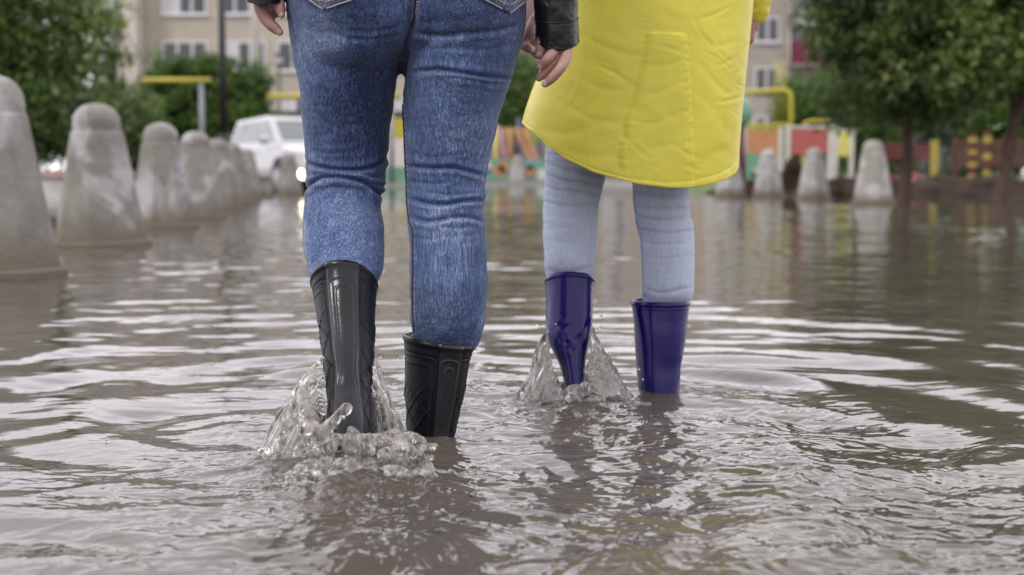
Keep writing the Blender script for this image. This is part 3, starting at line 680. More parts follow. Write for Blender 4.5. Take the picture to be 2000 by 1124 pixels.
M_fyel = mat('faded_yellow_paint', (.36, .29, .06), .7, .15, 6)
def ypost(label, px, py0, Y, rings=0):
    r = thing("marker_post", label, "post", (X(px, Y), Y, .2)); h = zp(py0, Y) - .2
    if not rings: MB().box(-.07, .07, -.07, .07, 0, h).build("shaft", M_fyel, r); MB().box(-.08, .08, -.08, .08, h + .002, h + .06).build("cap", M_fyel, r)
    else:
        MB().box(-.07, .07, -.07, .07, 0, h).build("shaft", M_darkred, r)
        for k in range(rings): z = h * (k + .3) / rings; MB().box(-.078, .078, -.078, .078, z, z + h / rings * .36).build("band", M_fyel, r)
ypost("plain yellow post standing before the silver car", 1822, 280, 32)
ypost("brown post with yellow bands left of the slat fence", 1896, 262, 32, 4)
ypost("short brown post with yellow bands close to the slanting trunk", 1924, 256, 36, 3)
for px, lab in ((1741, "round white flower pot with red blooms, leftmost of the three by the trunk"), (1768, "round white flower pot with red blooms, middle of the three by the trunk"), (1784, "round white flower pot with red blooms, rightmost of the three by the trunk")):
    r = thing("flower_pot", lab, "flower pot", (X(px, 26.6), 26.6, .10), 0, "white flower pots")
    mb = MB(); mb.tube([(0, 0, 0), (0, 0, .04), (0, 0, .12), (0, 0, .19), (0, 0, .20)], [.05, .075, .09, .085, .08], 14); mb.build("pot", M_wht, r)
    v = rng.normal(size=(60, 3)) * (.05, .05, .02) + (0, 0, .24); mb = MB()
    for p in v: q = rng.normal(size=3) * .02; q2 = rng.normal(size=3) * .02; mb.add([p, p + q, p + q + q2, p + q2], [(0, 1, 2, 3)])
    mb.build("blooms", mat("red_bloom", (.4, .03, .03), .7, .3, 30), r)
# heap of brown earth between right bollards
def heap(label, px, Y, rx, h, seed):
    n = 40; m = 14; V = []; g = np.random.default_rng(seed)
    for i in range(m + 1):
        for j in range(n): a = 2 * math.pi * j / n; r = i / m; V.append((rx * r * math.cos(a), rx * .8 * r * math.sin(a), h * (1 - r**1.7)))
    V = np.array(V); V += (noise(V * 3.3 + seed)[:, None]) * .12 * rx; V[-n:, 2] = -.1
    Fs = [(i*n+j, i*n+(j+1) % n, (i+1)*n+(j+1) % n, (i+1)*n+j) for i in range(m) for j in range(n)]
    o = MB().add(V, Fs, True).build("soil_heap", M_soil, None); o.location = (X(px, Y), Y, 0); tag(o, label, "soil heap")
heap("tall heap of brown earth between the two middle right bollards", 1547, 26, .36, .74, 3)
heap("low heap of dark earth between the right bollards", 1640, 25.2, .6, .34, 5)
heap("low heap of dark earth just left of the orange board's bollard", 1465, 28, .3, .3, 7)

# ------------------------------------------------------------------ cars
M_carw = mat("white_car_paint", (.50, .50, .52), .3, .04, 2, coat=.5, col2=(.30, .26, .21), c2w=(.58, .8), c2scale=1.2); M_tyre = mat("tyre_rubber", (.015, .015, .015), .8, .2, 8)
M_rim = mat("alloy_rim", (.4, .41, .42), .35, .1, 6, metal=.8); M_cg = mat("car_glass", (.07, .09, .10), .06, .1, 3, spec=.9)
M_cpl = mat("black_plastic", (.02, .02, .022), .6, .1, 6)
def emis(name, c, s):
    t = NT(name); t.b.inputs['Emission Color'].default_value = (*c, 1); t.b.inputs['Emission Strength'].default_value = s; t.b.inputs['Base Color'].default_value = (.6, .6, .6, 1); return t.m
M_fog = emis("lit_lamp", (1, .82, .45), 9); M_head = emis("head_lamp_lens", (1, .7, .5), .12)
def car(label, x, y, z, rz, paint, lamps=True):
    """nose towards +x of its own axis"""
    r = thing("parked_car" if not lamps else "car", label, "car", (x, y, z), rz)
    # stations: x, z_bot, z_shoulder, z_top, half width low, half width shoulder
    S = [(-2.30, .50, .95, 1.00, .80, .74), (-2.22, .32, 1.0, 1.08, .90, .86), (-1.4, .28, 1.04, 1.12, .93, .90), (.0, .28, 1.04, 1.10, .93, .90), (.85, .28, 1.04, 1.12, .93, .89),
         (1.35, .28, 1.0, 1.06, .93, .86), (2.0, .30, .90, .97, .90, .80), (2.25, .34, .80, .86, .82, .68), (2.36, .45, .66, .70, .70, .60)]
    V = []; n = 10
    for sx, zb, zs, zt, wl, ws in S:
        V += [(sx, -wl * .92, zb), (sx, -wl, zb + .12), (sx, -wl, (zb + zs) / 2), (sx, -ws, zs), (sx, -ws * .8, zt), (sx, ws * .8, zt), (sx, ws, zs), (sx, wl, (zb + zs) / 2), (sx, wl, zb + .12), (sx, wl * .92, zb)]
    Fs = [(i*n+j, i*n+(j+1) % n, (i+1)*n+(j+1) % n, (i+1)*n+j) for i in range(len(S)-1) for j in range(n)] + [tuple(range(n)), tuple((len(S)-1)*n+j for j in range(n))[::-1]]
    b = MB().add(V, Fs, False).build("body", paint, r); bv = b.modifiers.new("b", 'BEVEL'); bv.width = .04; bv.segments = 3; bv.limit_method = 'ANGLE'; b.data.polygons.foreach_set("use_smooth", np.ones(len(b.data.polygons), bool))
    # cabin
    K = [(-2.18, 1.07, .82), (-1.95, 1.66, .66), (-.1, 1.72, .68), (.25, 1.68, .66), (1.12, 1.09, .82)]
    V = []
    for (kx, kz, kw) in K: V += [(kx, -kw, kz), (kx, kw, kz)]
    V += [(-2.18, -.84, 1.0), (-2.18, .84, 1.0), (1.12, -.84, 1.0), (1.12, .84, 1.0)]
    Fs = [(0, 2, 3, 1), (2, 4, 5, 3), (4, 6, 7, 5), (6, 8, 9, 7), (0, 10, 12, 8, 6, 4, 2), (1, 3, 5, 7, 9, 13, 11), (10, 0, 1, 11), (12, 13, 9, 8), (10, 11, 13, 12)]
    c_ = MB().add(V, Fs).build("cabin", paint, r); bv = c_.modifiers.new("b", 'BEVEL'); bv.width = .05; bv.segments = 3
    def quad(name, pts, m, th=.012):
        p = np.array(pts, float); nn = np.cross(p[1] - p[0], p[-1] - p[0]); nn /= np.linalg.norm(nn); k = len(p)
        MB().add(list(p + nn * th) + list(p), [tuple(range(k))] + [((i+1) % k, i, k+i, k+(i+1) % k) for i in range(k)]).build(name, m, r)
    quad("windscreen", [(1.02, -.70, 1.155), (1.02, .70, 1.155), (.36, .60, 1.605), (.36, -.60, 1.605)], M_cg)
    for s in (-1, 1):
        def side(pts, nm, m=M_cg):
            q = [(px_, s * (.82 - (pz - 1.07) * .235 + .004), pz) for px_, pz in pts]
            quad(nm, q if s < 0 else q[::-1], m)
        side([(-.08, 1.14), (.86, 1.14), (.22, 1.60), (-.08, 1.61)], "side_window"); side([(-1.12, 1.14), (-.16, 1.14), (-.16, 1.61), (-1.12, 1.60)], "side_window"); side([(-1.95, 1.16), (-1.22, 1.14), (-1.22, 1.59), (-1.78, 1.56)], "side_window")
        v, f = ellipsoid_vf((.80, s * 1.02, 1.17), (.10, .13, .10), 12, 8); MB().add(v, f, True).build("wing_mirror", paint, r)
        MB().box(-1.0, .98, s * .935 - .012, s * .935 + .012, .52, .60).build("side_trim", paint, r)
        MB().box(-.05, .12, s * .925 - .02, s * .925 + .02, .88, .915).build("door_handle", paint, r)
        for wx in (-1.45, 1.42):
            a_ = [(wx, s * .94, .36), (wx, s * .70, .36)]
            MB().tube([(wx, s * .945, .37), (wx, s * .60, .37)], .43, 28, False).build("wheel_arch", M_cpl, r)
            wh = MB().tube([(wx, s * .985, .35), (wx, s * .965, .35), (wx, s * .76, .35)], [.31, .35, .35], 30).build("wheel", M_tyre, r)
            MB().tube([(wx, s * .992, .35), (wx, s * .80, .35)], .22, 20, False).build("rim", M_rim, wh)
        quad("headlight", [(2.02, s * .82, .88), (2.27, s * .70, .84), (2.30, s * .66, .66), (2.04, s * .885, .70)] if s < 0 else [(2.04, .885, .70), (2.30, .66, .66), (2.27, .70, .84), (2.02, .82, .88)], M_head, .05)
        if lamps:
            v, f = ellipsoid_vf((2.30, s * .74, .43), (.05, .10, .10), 14, 10); MB().add(v, f, True).build("fog_lamp", M_fog, r)
    MB().box(2.285, 2.40, -.75, .75, .36, .52).build("bumper", M_cpl, r); MB().box(2.29, 2.372, -.42, .42, .56, .68).build("grille", M_cpl, r)
    MB().box(2.402, 2.41, -.26, .26, .40, .50).build("number_plate", M_wht, r)
    return r
car("white off-road car with lit fog lamp driving through the flood behind the left bollards", X(572, 31.5), 32.0, -.04, math.radians(-60), M_carw)
car("silver car parked behind the plain yellow post at right", X(1800, 46), 46, .12, math.radians(188), mat("silver_car_paint", (.40, .41, .43), .35, .05, 2, coat=.3), False)
# ------------------------------------------------------------------ people
def skin():
    t = NT("skin"); v = t.coord('Object', (1, 1, 1)); a = t.noise(v, 30, 5, .6); b = t.noise(v, 260, 3)
    col = t.ramp(a, [(.3, (.30, .155, .13)), (.7, (.44, .26, .22))]); nail = t.attr('nail'); col = t.mix(nail, col, (.55, .36, .33))
    t.l(col, t.b.inputs['Base Color']); t.b.inputs['Roughness'].default_value = .5; t.b.inputs['Subsurface Weight'].default_value = .12
    t.b.inputs['Subsurface Radius'].default_value = (.01, .004, .002); t.b.inputs['Subsurface Scale'].default_value = .3
    t.l(t.bump(b, .25, .002), t.b.inputs['Normal']); return t.m
M_skin = skin()
def leather():
    t = NT("black_leather"); v = t.coord('Object', (1, 1, 1)); a = t.noise(v, 40, 5, .6, .4); b = t.noise(v, 420, 3)
    t.b.inputs['Base Color'].default_value = (.006, .006, .007, 1); t.l(t.ramp(a, [(.3, (.30,)*3), (.7, (.42,)*3)]), t.b.inputs['Roughness'])
    t.b.inputs['Specular IOR Level'].default_value = .42
    t.l(t.bump(t.math('ADD', a, t.math('MULTIPLY', b, .05)), .35, .006), t.b.inputs['Normal']); return t.m
M_leather = leather()
M_denim = denim("blue_denim", (.020, .028, .074), (.085, .130, .262), (.33, .39, .52), 1.05)
M_ldenim = denim("pale_denim", (.30, .35, .49), (.50, .56, .70), (.70, .74, .83), .8, .8)
M_thread = mat("pale_thread", (.34, .33, .33), .8, .2, 300); M_dthread = mat("dark_seam", (.02, .025, .06), .9, .2, 300)
M_hair = mat("brown_hair", (.05, .028, .018), .45, .4, 60, .6, 160)
M_eye = mat("eye_white", (.7, .7, .7), .2, .02, 5); 
def hand_vf(chains, n=14): return [capsule_vf([P(px, py, Y) for px, py, Y, r in ch], [r for *_, r in ch], n) for ch in chains]
def join_meshes(mes, name):
    V = []; Fc = []; off = 0
    for me in mes:
        v, _ = get_vn(me); V.append(v)
        fs = [tuple(i + off for i in p.vertices) for p in me.polygons]; Fc += fs; off += len(v)
    me = mesh_np(name, np.concatenate(V), Fc); return me
def person_body(root, z0, cx, cy, hgt, arms, hands, nails, legs, face_dir=1):
    """one continuous skin body: head, neck, trunk, limbs; z0 = ground; faces +y (away from the camera)"""
    s = hgt / 1.65; hc = np.array([cx, cy + .02, z0 + 1.535 * s])
    parts = [ellipsoid_vf(hc, (.074 * s, .092 * s, .112 * s)), ellipsoid_vf(hc + (0, .03, -.055 * s), (.052, .06, .06)),
             capsule_vf([hc + (0, .088 * s, .02), hc + (0, .108 * s, -.012)], [.009, .013]),
             capsule_vf([hc + (-.022, .086 * s, -.048), hc + (.022, .086 * s, -.048)], [.008, .008]),
             ellipsoid_vf(hc + (-.076 * s, 0, -.005), (.010, .018, .03), 12, 8), ellipsoid_vf(hc + (.076 * s, 0, -.005), (.010, .018, .03), 12, 8),
             capsule_vf([hc + (0, -.01, -.06), (cx, cy, z0 + 1.34 * s)], [.052 * s, .058 * s]),
             capsule_vf([(cx - .14 * s, cy, z0 + 1.30 * s), (cx, cy, z0 + 1.335 * s), (cx + .14 * s, cy, z0 + 1.30 * s)], [.05, .06, .05]),
             loft_w([(z0 + 1.33 * s, cx, cy, .12, .075), (z0 + 1.2 * s, cx, cy, .145, .10), (z0 + 1.0 * s, cx, cy, .115, .085), (z0 + .9 * s, cx, cy, .14, .095), (z0 + .80 * s, cx, cy, .15, .10)])]
    for a in arms: parts.append(capsule_vf([p for p, r in a], [r for p, r in a]))
    for l in legs: parts.append(capsule_vf([p for p, r in l], [r for p, r in l]))
    me1 = remesh(parts, .009, 3)
    mes = [me1]
    for h in hands: mes.append(remesh(h, .0012, 4))
    me = join_meshes(mes, "body"); v, _ = get_vn(me); nl = np.zeros(len(v))
    for c, r in nails: nl = np.maximum(nl, sstep(r * 1.15, r * .85, np.linalg.norm(v - c, axis=1)))
    set_attr(me, 'nail', nl); b = link("body", me, M_skin, root)
    e = MB()
    for sx in (-1, 1):
        v, f = ellipsoid_vf(hc + (sx * .030, .078 * s, .012), .011, 12, 8); MB().add(v, f, True).build("eye", M_eye, b)
    hr = [ellipsoid_vf(hc + (0, -.018, .018), (.086 * s, .096 * s, .118 * s)), capsule_vf([hc + (0, -.06, 0), hc + (0, -.085, -.12), hc + (0, -.08, -.24)], [.075, .07, .045])]
    link("hair", remesh(hr, .007, 2), M_hair, root)
    return b
def loft_w(rings, n=40, sub=6):
    R = np.array(rings, float); k = len(R); t = np.linspace(0, k - 1, (k - 1) * sub + 1); S = np.stack([cinterp(t, np.arange(k), R[:, i]) for i in range(5)], 1)
    a = np.linspace(0, 2 * np.pi, n, endpoint=False); V = []
    for z, cx, cy, rx, ry in S: V += list(np.stack([cx + rx * np.cos(a), cy + ry * np.sin(a), np.full(n, z)], 1))
    m = len(t) - 1; Fs = [(i*n+j, i*n+(j+1) % n, (i+1)*n+(j+1) % n, (i+1)*n+j) for i in range(m) for j in range(n)] + [tuple(range(n))[::-1], tuple(m*n + j for j in range(n))]
    return V, Fs
def surface_tube(name, bvh, line, r, m, parent, off=.0004, n=40, dash=None):
    """thin cord lying on a garment, following a line seen from behind"""
    l = smooth_line(line, n) if len(line) > 2 else np.stack([np.linspace(line[0][i], line[1][i], n) for i in (0, 1)], 1)
    pts = []
    for px, py in l:
        d = P(px, py, 2.0) - np.array([0, 0, H]); d /= np.linalg.norm(d); hit = bvh.ray_cast(Vector((0, 0, H)), Vector(d))
        if hit[0] is not None: pts.append(np.array(hit[0]) + np.array(hit[1]) * off)
    mb = MB()
    if len(pts) < 4: return None
    if dash:
        i = 0
        while i + dash < len(pts): mb.tube(pts[i:i + dash], r, 6); i += dash + max(1, dash // 2)
    else: mb.tube(pts, r, 8)
    return mb.build(name, m, parent)
def surface_patch(bvh, poly, off, nx=40, ny=24):
    """patch lying over a garment; poly = quad of 4 pixel corners (tl,tr,br,bl)"""
    V = []; tl, tr, br, bl = [np.array(p, float) for p in poly]
    for j in range(ny):
        for i in range(nx):
            u, w_ = i / (nx - 1), j / (ny - 1); p = (tl * (1-u) + tr * u) * (1-w_) + (bl * (1-u) + br * u) * w_
            d = P(p[0], p[1], 2.0) - np.array([0, 0, H]); d /= np.linalg.norm(d); h = bvh.ray_cast(Vector((0, 0, H)), Vector(d))
            V.append(np.array(h[0]) + np.array(h[1]) * off if h[0] is not None else None)
    return V

# ---- woman -------------------------------------------------------
wom = thing("person", "person wading at left in blue jeans, black leather jacket and black rubber boots", "person", (0, 0, 0))
# jeans
LL = [(60, 566, 792, 2.268, .100), (115, 575, 782, 2.265, .096), (152, 582, 777, 2.266, .091), (180, 586, 772, 2.267, .086), (239, 592, 763, 2.275, .077), (299, 597, 758, 2.282, .068), (330, 599, 752, 2.285, .064), (352, 598, 753, 2.285, .064), (372, 599, 747, 2.283, .060),
      (400, 596, 744, 2.272, .060), (448, 592, 749, 2.247, .063), (498, 595, 749, 2.220, .060), (530, 602, 746, 2.200, .056), (556, 612, 736, 2.185, .050), (600, 625, 722, 2.150, .040), (640, 635, 715, 2.13, .036)]
RL = [(30, 800, 1027, 2.252, .112), (70, 790, 1022, 2.250, .110), (115, 783, 1010, 2.250, .104), (152, 786, 999, 2.251, .099), (199, 787, 984, 2.252, .090), (236, 786, 974, 2.253, .084), (279, 789, 964, 2.255, .077), (324, 791, 953, 2.257, .070), (342, 792, 951, 2.257, .070), (362, 793, 946, 2.256, .067),
      (391, 794, 947, 2.252, .065), (410, 795, 942, 2.250, .063), (430, 797, 947, 2.248, .065), (460, 800, 948, 2.245, .066), (498, 801, 951, 2.243, .067), (553, 801, 953, 2.240, .066), (600, 802, 950, 2.240, .060), (640, 804, 945, 2.243, .052), (660, 806, 940, 2.247, .046), (680, 808, 930, 2.248, .040), (720, 812, 900, 2.246, .034), (760, 815, 885, 2.24, .03)]
PV = [(-330, 632, 955, 2.25, .100), (-250, 598, 990, 2.25, .112), (-160, 574, 1015, 2.25, .122), (-80, 564, 1026, 2.25, .126), (0, 560, 1029, 2.25, .124), (50, 564, 1026, 2.252, .118), (90, 574, 1016, 2.255, .100), (112, 600, 985, 2.26, .07)]
parts = [loft_vf(LL, 56), loft_vf(RL, 56), loft_vf(PV, 64, pw=2.3),
         ellipsoid_vf(P(688, -20, 2.222), (.094, .118, .112)), ellipsoid_vf(P(905, -28, 2.222), (.096, .120, .112)), ellipsoid_vf(P(690, 70, 2.235), (.085, .10, .07)), ellipsoid_vf(P(905, 50, 2.235), (.088, .105, .07))]
me = remesh(parts, .0042, 6, 1)
v, nrm = get_vn(me); px, py = proj(v)
dsp = np.zeros(len(v)); back = sstep(.35, -.1, nrm[:, 1])
FO = [([(806, 139), (859, 136), (908, 143), (958, 150), (1002, 153)], .0042, 4.5), ([(870, 148), (920, 157), (960, 164), (996, 164)], .0026, 4.0), ([(808, 62), (859, 68), (908, 64), (960, 60), (1012, 46)], .0032, 6),
      ([(790, 322), (834, 328), (883, 328), (920, 336), (952, 344)], .0036, 4.2), ([(796, 386), (835, 397), (870, 399), (908, 392), (950, 391)], .0046, 4.5), ([(797, 420), (839, 433), (883, 424), (915, 424), (950, 432)], .0036, 4.5),
      ([(840, 377), (880, 382), (948, 376)], .0018, 3.5), ([(850, 440), (890, 446), (930, 441)], .0016, 4), ([(793, 352), (840, 360), (880, 357)], .0015, 4), ([(800, 462), (840, 468), (880, 461)], .0012, 4),
      ([(594, 314), (634, 328), (699, 331), (739, 320), (762, 299)], .0046, 4.2), ([(594, 373), (618, 352), (650, 345), (700, 352), (730, 370), (752, 388)], .0052, 4.6), ([(596, 346), (640, 338), (700, 340), (756, 352)], .0024, 4.0),
      ([(690, 349), (725, 358), (756, 366)], .0028, 3.5), ([(600, 388), (650, 366), (690, 371)], .0012, 4), ([(670, 58), (720, 62), (780, 52)], .0016, 4), ([(665, 74), (715, 78), (782, 70)], .0014, 4), ([(690, 142), (740, 138), (778, 128)], .0012, 4),
      ([(880, 90), (950, 98), (1010, 86)], .0014, 5), ([(820, 100), (870, 96), (930, 104)], .0010, 4), ([(600, 292), (650, 300), (720, 290)], .0008, 4), ([(792, 300), (850, 306), (930, 298)], .0008, 4), ([(610, 545), (650, 520), (720, 532)], .0014, 4)]
for ln, dep, wd in FO: dsp += fold(px, py, ln, dep, wd)
# small cloth wrinkles, mostly horizontal
dsp += .0018 * n2(v[:, 0] * 12 + v[:, 2] * 9, v[:, 2] * 30 - v[:, 0] * 8, 3.3) + .0008 * ridged(v[:, 0] * 30, v[:, 2] * 85, 6, 2)
dsp += .0007 * ridged(v[:, 0] * 40 + v[:, 2] * 12, v[:, 2] * 120, 16, 2) * np.exp(-((py - 380) / 70)**2)
dsp -= .013 * np.exp(-((px - np.interp(py, [-200, 0, 46, 100, 150, 200], [812, 811, 806, 791, 783, 782])) / 6.5)**2) * sstep(190, 130, py) * back
set_v(me, v + nrm * dsp[:, None])
fade_shade = .10 * np.exp(-(((px - 640) / 55)**2 + ((py - 85) / 60)**2)) * 2.4
fade_shade += .20 * np.exp(-(((px - 672) / 60)**2 + ((py - 440) / 90)**2)) + .16 * np.exp(-(((px - 880) / 55)**2 + ((py - 500) / 150)**2)) + .10 * np.exp(-(((px - 870) / 70)**2 + ((py - 250) / 80)**2))
fade_shade -= .36 * np.exp(-(((px - 725) / 80)**2 + ((py - 190) / 150)**2)) + .14 * np.exp(-(((px - 830) / 60)**2 + ((py - 25) / 45)**2))  # inner left thigh darkened, partly shade painted into the denim colour
for ln, dep, wd in FO:      # fold shade painted into the colour: dark creases, worn whitish crests beside them
    if dep > .003: d, fr = seg_dist(px, py, smooth_line(ln)); fade_shade += .15 * np.exp(-((d - 9) / 4.5)**2) * (fr > .02) * (fr < .98) - .22 * np.exp(-(d / 3.5)**2) * (fr > .01) * (fr < .99)
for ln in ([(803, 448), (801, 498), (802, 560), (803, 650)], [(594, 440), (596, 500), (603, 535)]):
    d, fr = seg_dist(px, py, ln); fade_shade += .14 * np.exp(-((abs(d) - 6) / 4)**2)
set_attr(me, 'fade_shade', .40 + fade_shade); jeans = link("jeans", me, M_denim, wom)
bv = BVHTree.FromPolygons([tuple(p) for p in get_vn(me)[0]], [tuple(p.vertices) for p in me.polygons])
surface_tube("inner_seam", bv, [(786, 190), (790, 274), (793, 330), (795, 400), (800, 435), (806, 452), (807, 500), (806, 600), (809, 650)], .0011, M_dthread, jeans, n=90)
surface_tube("inner_seam", bv, [(789, 190), (793, 274), (796, 330), (798, 400), (804, 435), (810, 452), (811, 500), (810, 600), (813, 650)], .0005, M_thread, jeans, n=240, dash=3)
surface_tube("outer_seam", bv, [(596, 440), (597, 490), (601, 530)], .0009, M_thread, jeans, n=50)
surface_tube("seat_seam", bv, [(812, -60), (812, -20), (811, 15), (806, 46)], .0022, M_dthread, jeans, off=.001, n=50)
for dx in (-5, 6): surface_tube("seat_stitching", bv, [(812 + dx, -60), (812 + dx, -20), (811 + dx, 15), (807 + dx, 44)], .0006, M_thread, jeans, n=110, dash=3)
for dx in (-2.5,): surface_tube("seat_stitching", bv, [(815 + dx, -60), (815, -20), (814, 15), (808, 40)], .0009, M_thread, jeans, n=60, dash=3)
def pocket(cx, cy, wl, wr, tilt_l, tilt_r):
    pts = [(cx - wl, cy - tilt_l), (cx, cy), (cx + wr, cy - tilt_r)]; up = 120
    # flap panel as a patch following the seat
    V = []; nx, ny = 46, 30
    for j in range(ny):
        for i in range(nx):
            u = i / (nx - 1); xx = cx - wl + (wl + wr) * u; yb = (cy - tilt_l * (cx - xx) / wl) if xx < cx else (cy - tilt_r * (xx - cx) / wr)
            yt = cy - up; yy = yb + (yt - yb) * j / (ny - 1)
            d = P(xx, yy, 2.0) - np.array([0, 0, H]); d /= np.linalg.norm(d); h = bv.ray_cast(Vector((0, 0, H)), Vector(d))
            V.append(np.array(h[0]) + np.array(h[1]) * .0014 if h[0] is not None else np.array(P(xx, yy, 2.25)))
    n0 = len(V); Fs = [(j*nx+i, j*nx+i+1, (j+1)*nx+i+1, (j+1)*nx+i) for j in range(ny-1) for i in range(nx-1)]
    mep = mesh_np("pocket", np.array(V), Fs); set_attr(mep, 'fade_shade', np.full(n0, .50)); po = link("pocket", mep, M_denim, jeans); sd = po.modifiers.new("s", 'SOLIDIFY'); sd.thickness = .002; sd.offset = 1
    b2_ = BVHTree.FromPolygons([tuple(p) for p in V], Fs)
    for k, (off, r, m_, dash) in enumerate(((0, .0013, M_thread, None), (6, .0006, M_thread, 3), (11, .0006, M_thread, 3))):
        l2 = [(p[0], p[1] - off * 1.15) for p in pts]
        for a, b in ((0, 1), (1, 2)): surface_tube("pocket_stitching", b2_, [l2[a], l2[b]], r, m_, po, off=.0032, n=60, dash=dash)
    g = random.Random(int(cx))     # embroidered motifs along the lower edge
    mb = MB()
    for sgn, wd, tl in ((-1, wl, tilt_l), (1, wr, tilt_r)):
        for q in range(7):
            u = .12 + q * .12; xx = cx + sgn * wd * u; yy = cy - tl * u - 13
            for a0 in range(3):
                a = g.uniform(0, 3.1); d1 = (math.cos(a) * 4, math.sin(a) * 4); pp = []
                for s in (-1, 0, 1):
                    d = P(xx + d1[0] * s + (a0 - 1) * 3, yy + d1[1] * s, 2.0) - np.array([0, 0, H]); d /= np.linalg.norm(d); h = b2_.ray_cast(Vector((0, 0, H)), Vector(d))
                    if h[0] is not None: pp.append(np.array(h[0]) + np.array(h[1]) * .0032)
                if len(pp) == 3: mb.tube(pp, .0008, 6)
    mb.build("embroidery", M_thread, po)
pocket(634, 18, 58, 62, 40, 22); pocket(993, 25, 62, 34, 34, 26)

# boots ------------------------------------------------------------
def boot_mat(name, col, rough, spec=.5, dirt=.6):
    t = NT(name); v = t.coord('Object', (1, 1, 1)); a = t.noise(v, 28, 5, .6, .5); b = t.noise(v, 150, 4, .6)
    c = t.ramp(a, [(.35, col), (.8, tuple(min(1, x * 1.25 + .004) for x in col))]); spots = t.ramp(b, [(.62, (0, 0, 0)), (.72, (dirt,)*3)])
    c = t.mix(spots, c, tuple(x * 1.6 + .015 for x in col)); t.l(c, t.b.inputs['Base Color']); t.l(t.math('ADD', t.math('MULTIPLY', t.attr('panel'), .20), t.ramp(a, [(.3, (rough,)*3), (.8, (rough * 1.7,)*3)])), t.b.inputs['Roughness'])
    t.l(t.math('SUBTRACT', spec, t.math('MULTIPLY', t.attr('panel'), spec * .65)), t.b.inputs['Specular IOR Level']); t.l(t.bump(b, .12, .002), t.b.inputs['Normal']); return t.m
M_boot = boot_mat("black_rubber", (.005, .006, .009), .14, .44); M_indigo = boot_mat("indigo_rubber", (.010, .003, .100), .13, .40, .15)
M_rim_b = mat("boot_lining", (.03, .03, .035), .8, .1, 30)
def boot(name, rings, foot, m, parent, strip=None, quilt=True, n=200, m_steps=210, crease=None, roll=0.0, sole=None):
    """rings: py,xL,xR,Y,ry,tilt ; foot: list of (point, rx, rz)"""
    R = np.array([list(r) + [0] * (6 - len(r)) for r in rings], float); k = len(R); t = np.linspace(0, k - 1, m_steps + 1)
    S = np.stack([cinterp(t, np.arange(k), R[:, i]) for i in range(6)], 1); a = np.linspace(0, 2 * np.pi, n, endpoint=False)   # a=0 faces the camera (-y)
    cs = np.stack([P((s[1] + s[2]) / 2, s[0], s[3]) for s in S]); rx = np.array([(P(s[2], s[0], s[3])[0] - P(s[1], s[0], s[3])[0]) / 2 for s in S]); ry = S[:, 4]; ti = np.radians(S[:, 5])
    arc = np.concatenate([[0], np.cumsum(np.linalg.norm(np.diff(cs, axis=0), axis=1))])
    A, V_ = np.meshgrid(a, arc); Rx, T_ = np.meshgrid(a, rx)[1], np.meshgrid(a, ti)[1]; Ry = np.meshgrid(a, ry)[1]
    panel = np.zeros((len(arc), n))
    disp = np.zeros_like(A); dA = (A + np.pi) % (2 * np.pi) - np.pi
    lip = .0022 * np.exp(-((V_ - .004) / .0035)**2) + .0016 * np.exp(-((V_ - .0155) / .0012)**2) * 0; disp += lip
    if strip is not None:
        c0, hw = strip; ws = hw(V_); u = (dA - c0 + np.pi) % (2 * np.pi) - np.pi; inside = sstep(ws + .05, ws - .03, np.abs(u)); disp += .0022 * inside
        if quilt:
            s = np.sign(u) * (np.abs(u) - ws) * .055; pan = sstep(.055, .075, V_) * sstep(.004, .012, np.abs(s)) * (1 - inside)
            disp -= .0012 * sstep(.018, .021, V_) * (1 - inside) * sstep(.002, .006, np.abs(s))
            # double frame line under the rim with rounded corners
            for off in (0, .008):
                dd = np.hypot(np.minimum(np.abs(s) - (.014 + off), 0), np.minimum(V_ - (.034 + off * 1.4), 0)); ins = 1.0
                g = np.exp(-((dd - .010) / .0011)**2); disp += .0009 * g * (V_ < .22 - off); panel = np.maximum(panel, 1 - inside)
            p = (s * 1.0 + V_) / .047; q = (-s + V_) / .047 + .35
            for w_ in (p, q): fr = np.abs(w_ - np.round(w_)) * .047; disp += .0016 * np.exp(-(fr / .0012)**2) * pan
            disp += .0004 * ridged((s * 60).ravel(), (V_ * 60).ravel(), 3, 2).reshape(A.shape) * pan
    if crease is not None: disp += crease(A, V_, dA)
    X0 = (Rx + disp) * np.sin(A); Y0 = -(Ry + disp) * np.cos(A)
    Vx = cs[:, 0][:, None] + X0; Vy = cs[:, 1][:, None] + Y0 * np.cos(T_); Vz = cs[:, 2][:, None] - Y0 * np.sin(T_) - math.tan(roll) * X0 * sstep(.10, 0, V_)
    V = np.stack([Vx, Vy, Vz], -1).reshape(-1, 3); mm = len(arc)
    Fs = [(i*n+j, (i+1)*n+j, (i+1)*n+(j+1) % n, i*n+(j+1) % n) for i in range(mm-1) for j in range(n)] + [tuple((mm-1)*n + j for j in range(n))[::-1]]
    # inner wall of the shaft
    inn = V[:n] * 0; base = len(V); c0_ = cs[0]; layers = []
    for q, (sh, dn) in enumerate(((.988, .0015), (.955, .002), (.935, -.002), (.84, -.001))):
        ci = cs[np.searchsorted(arc, .045)] if q == 3 else c0_; L_ = ci + (V[:n] - c0_) * sh; L_[:, 2] += dn; layers.append(L_)
    V = np.vstack([V] + layers)
    prev = np.arange(n)
    for q in range(4):
        cur = base + q * n + np.arange(n); Fs += [(int(prev[j]), int(prev[(j+1) % n]), int(cur[(j+1) % n]), int(cur[j])) for j in range(n)]; prev = cur
    mb = MB(); mb.add(V, Fs, True); b = mb.build(name, m, parent); set_attr(b.data, 'panel', np.concatenate([panel.ravel(), np.zeros(len(V) - panel.size)]))
    # foot
    pts = np.array([f[0] for f in foot], float); K = len(pts); tt = np.linspace(0, K - 1, (K - 1) * 8 + 1); kk = np.arange(K)
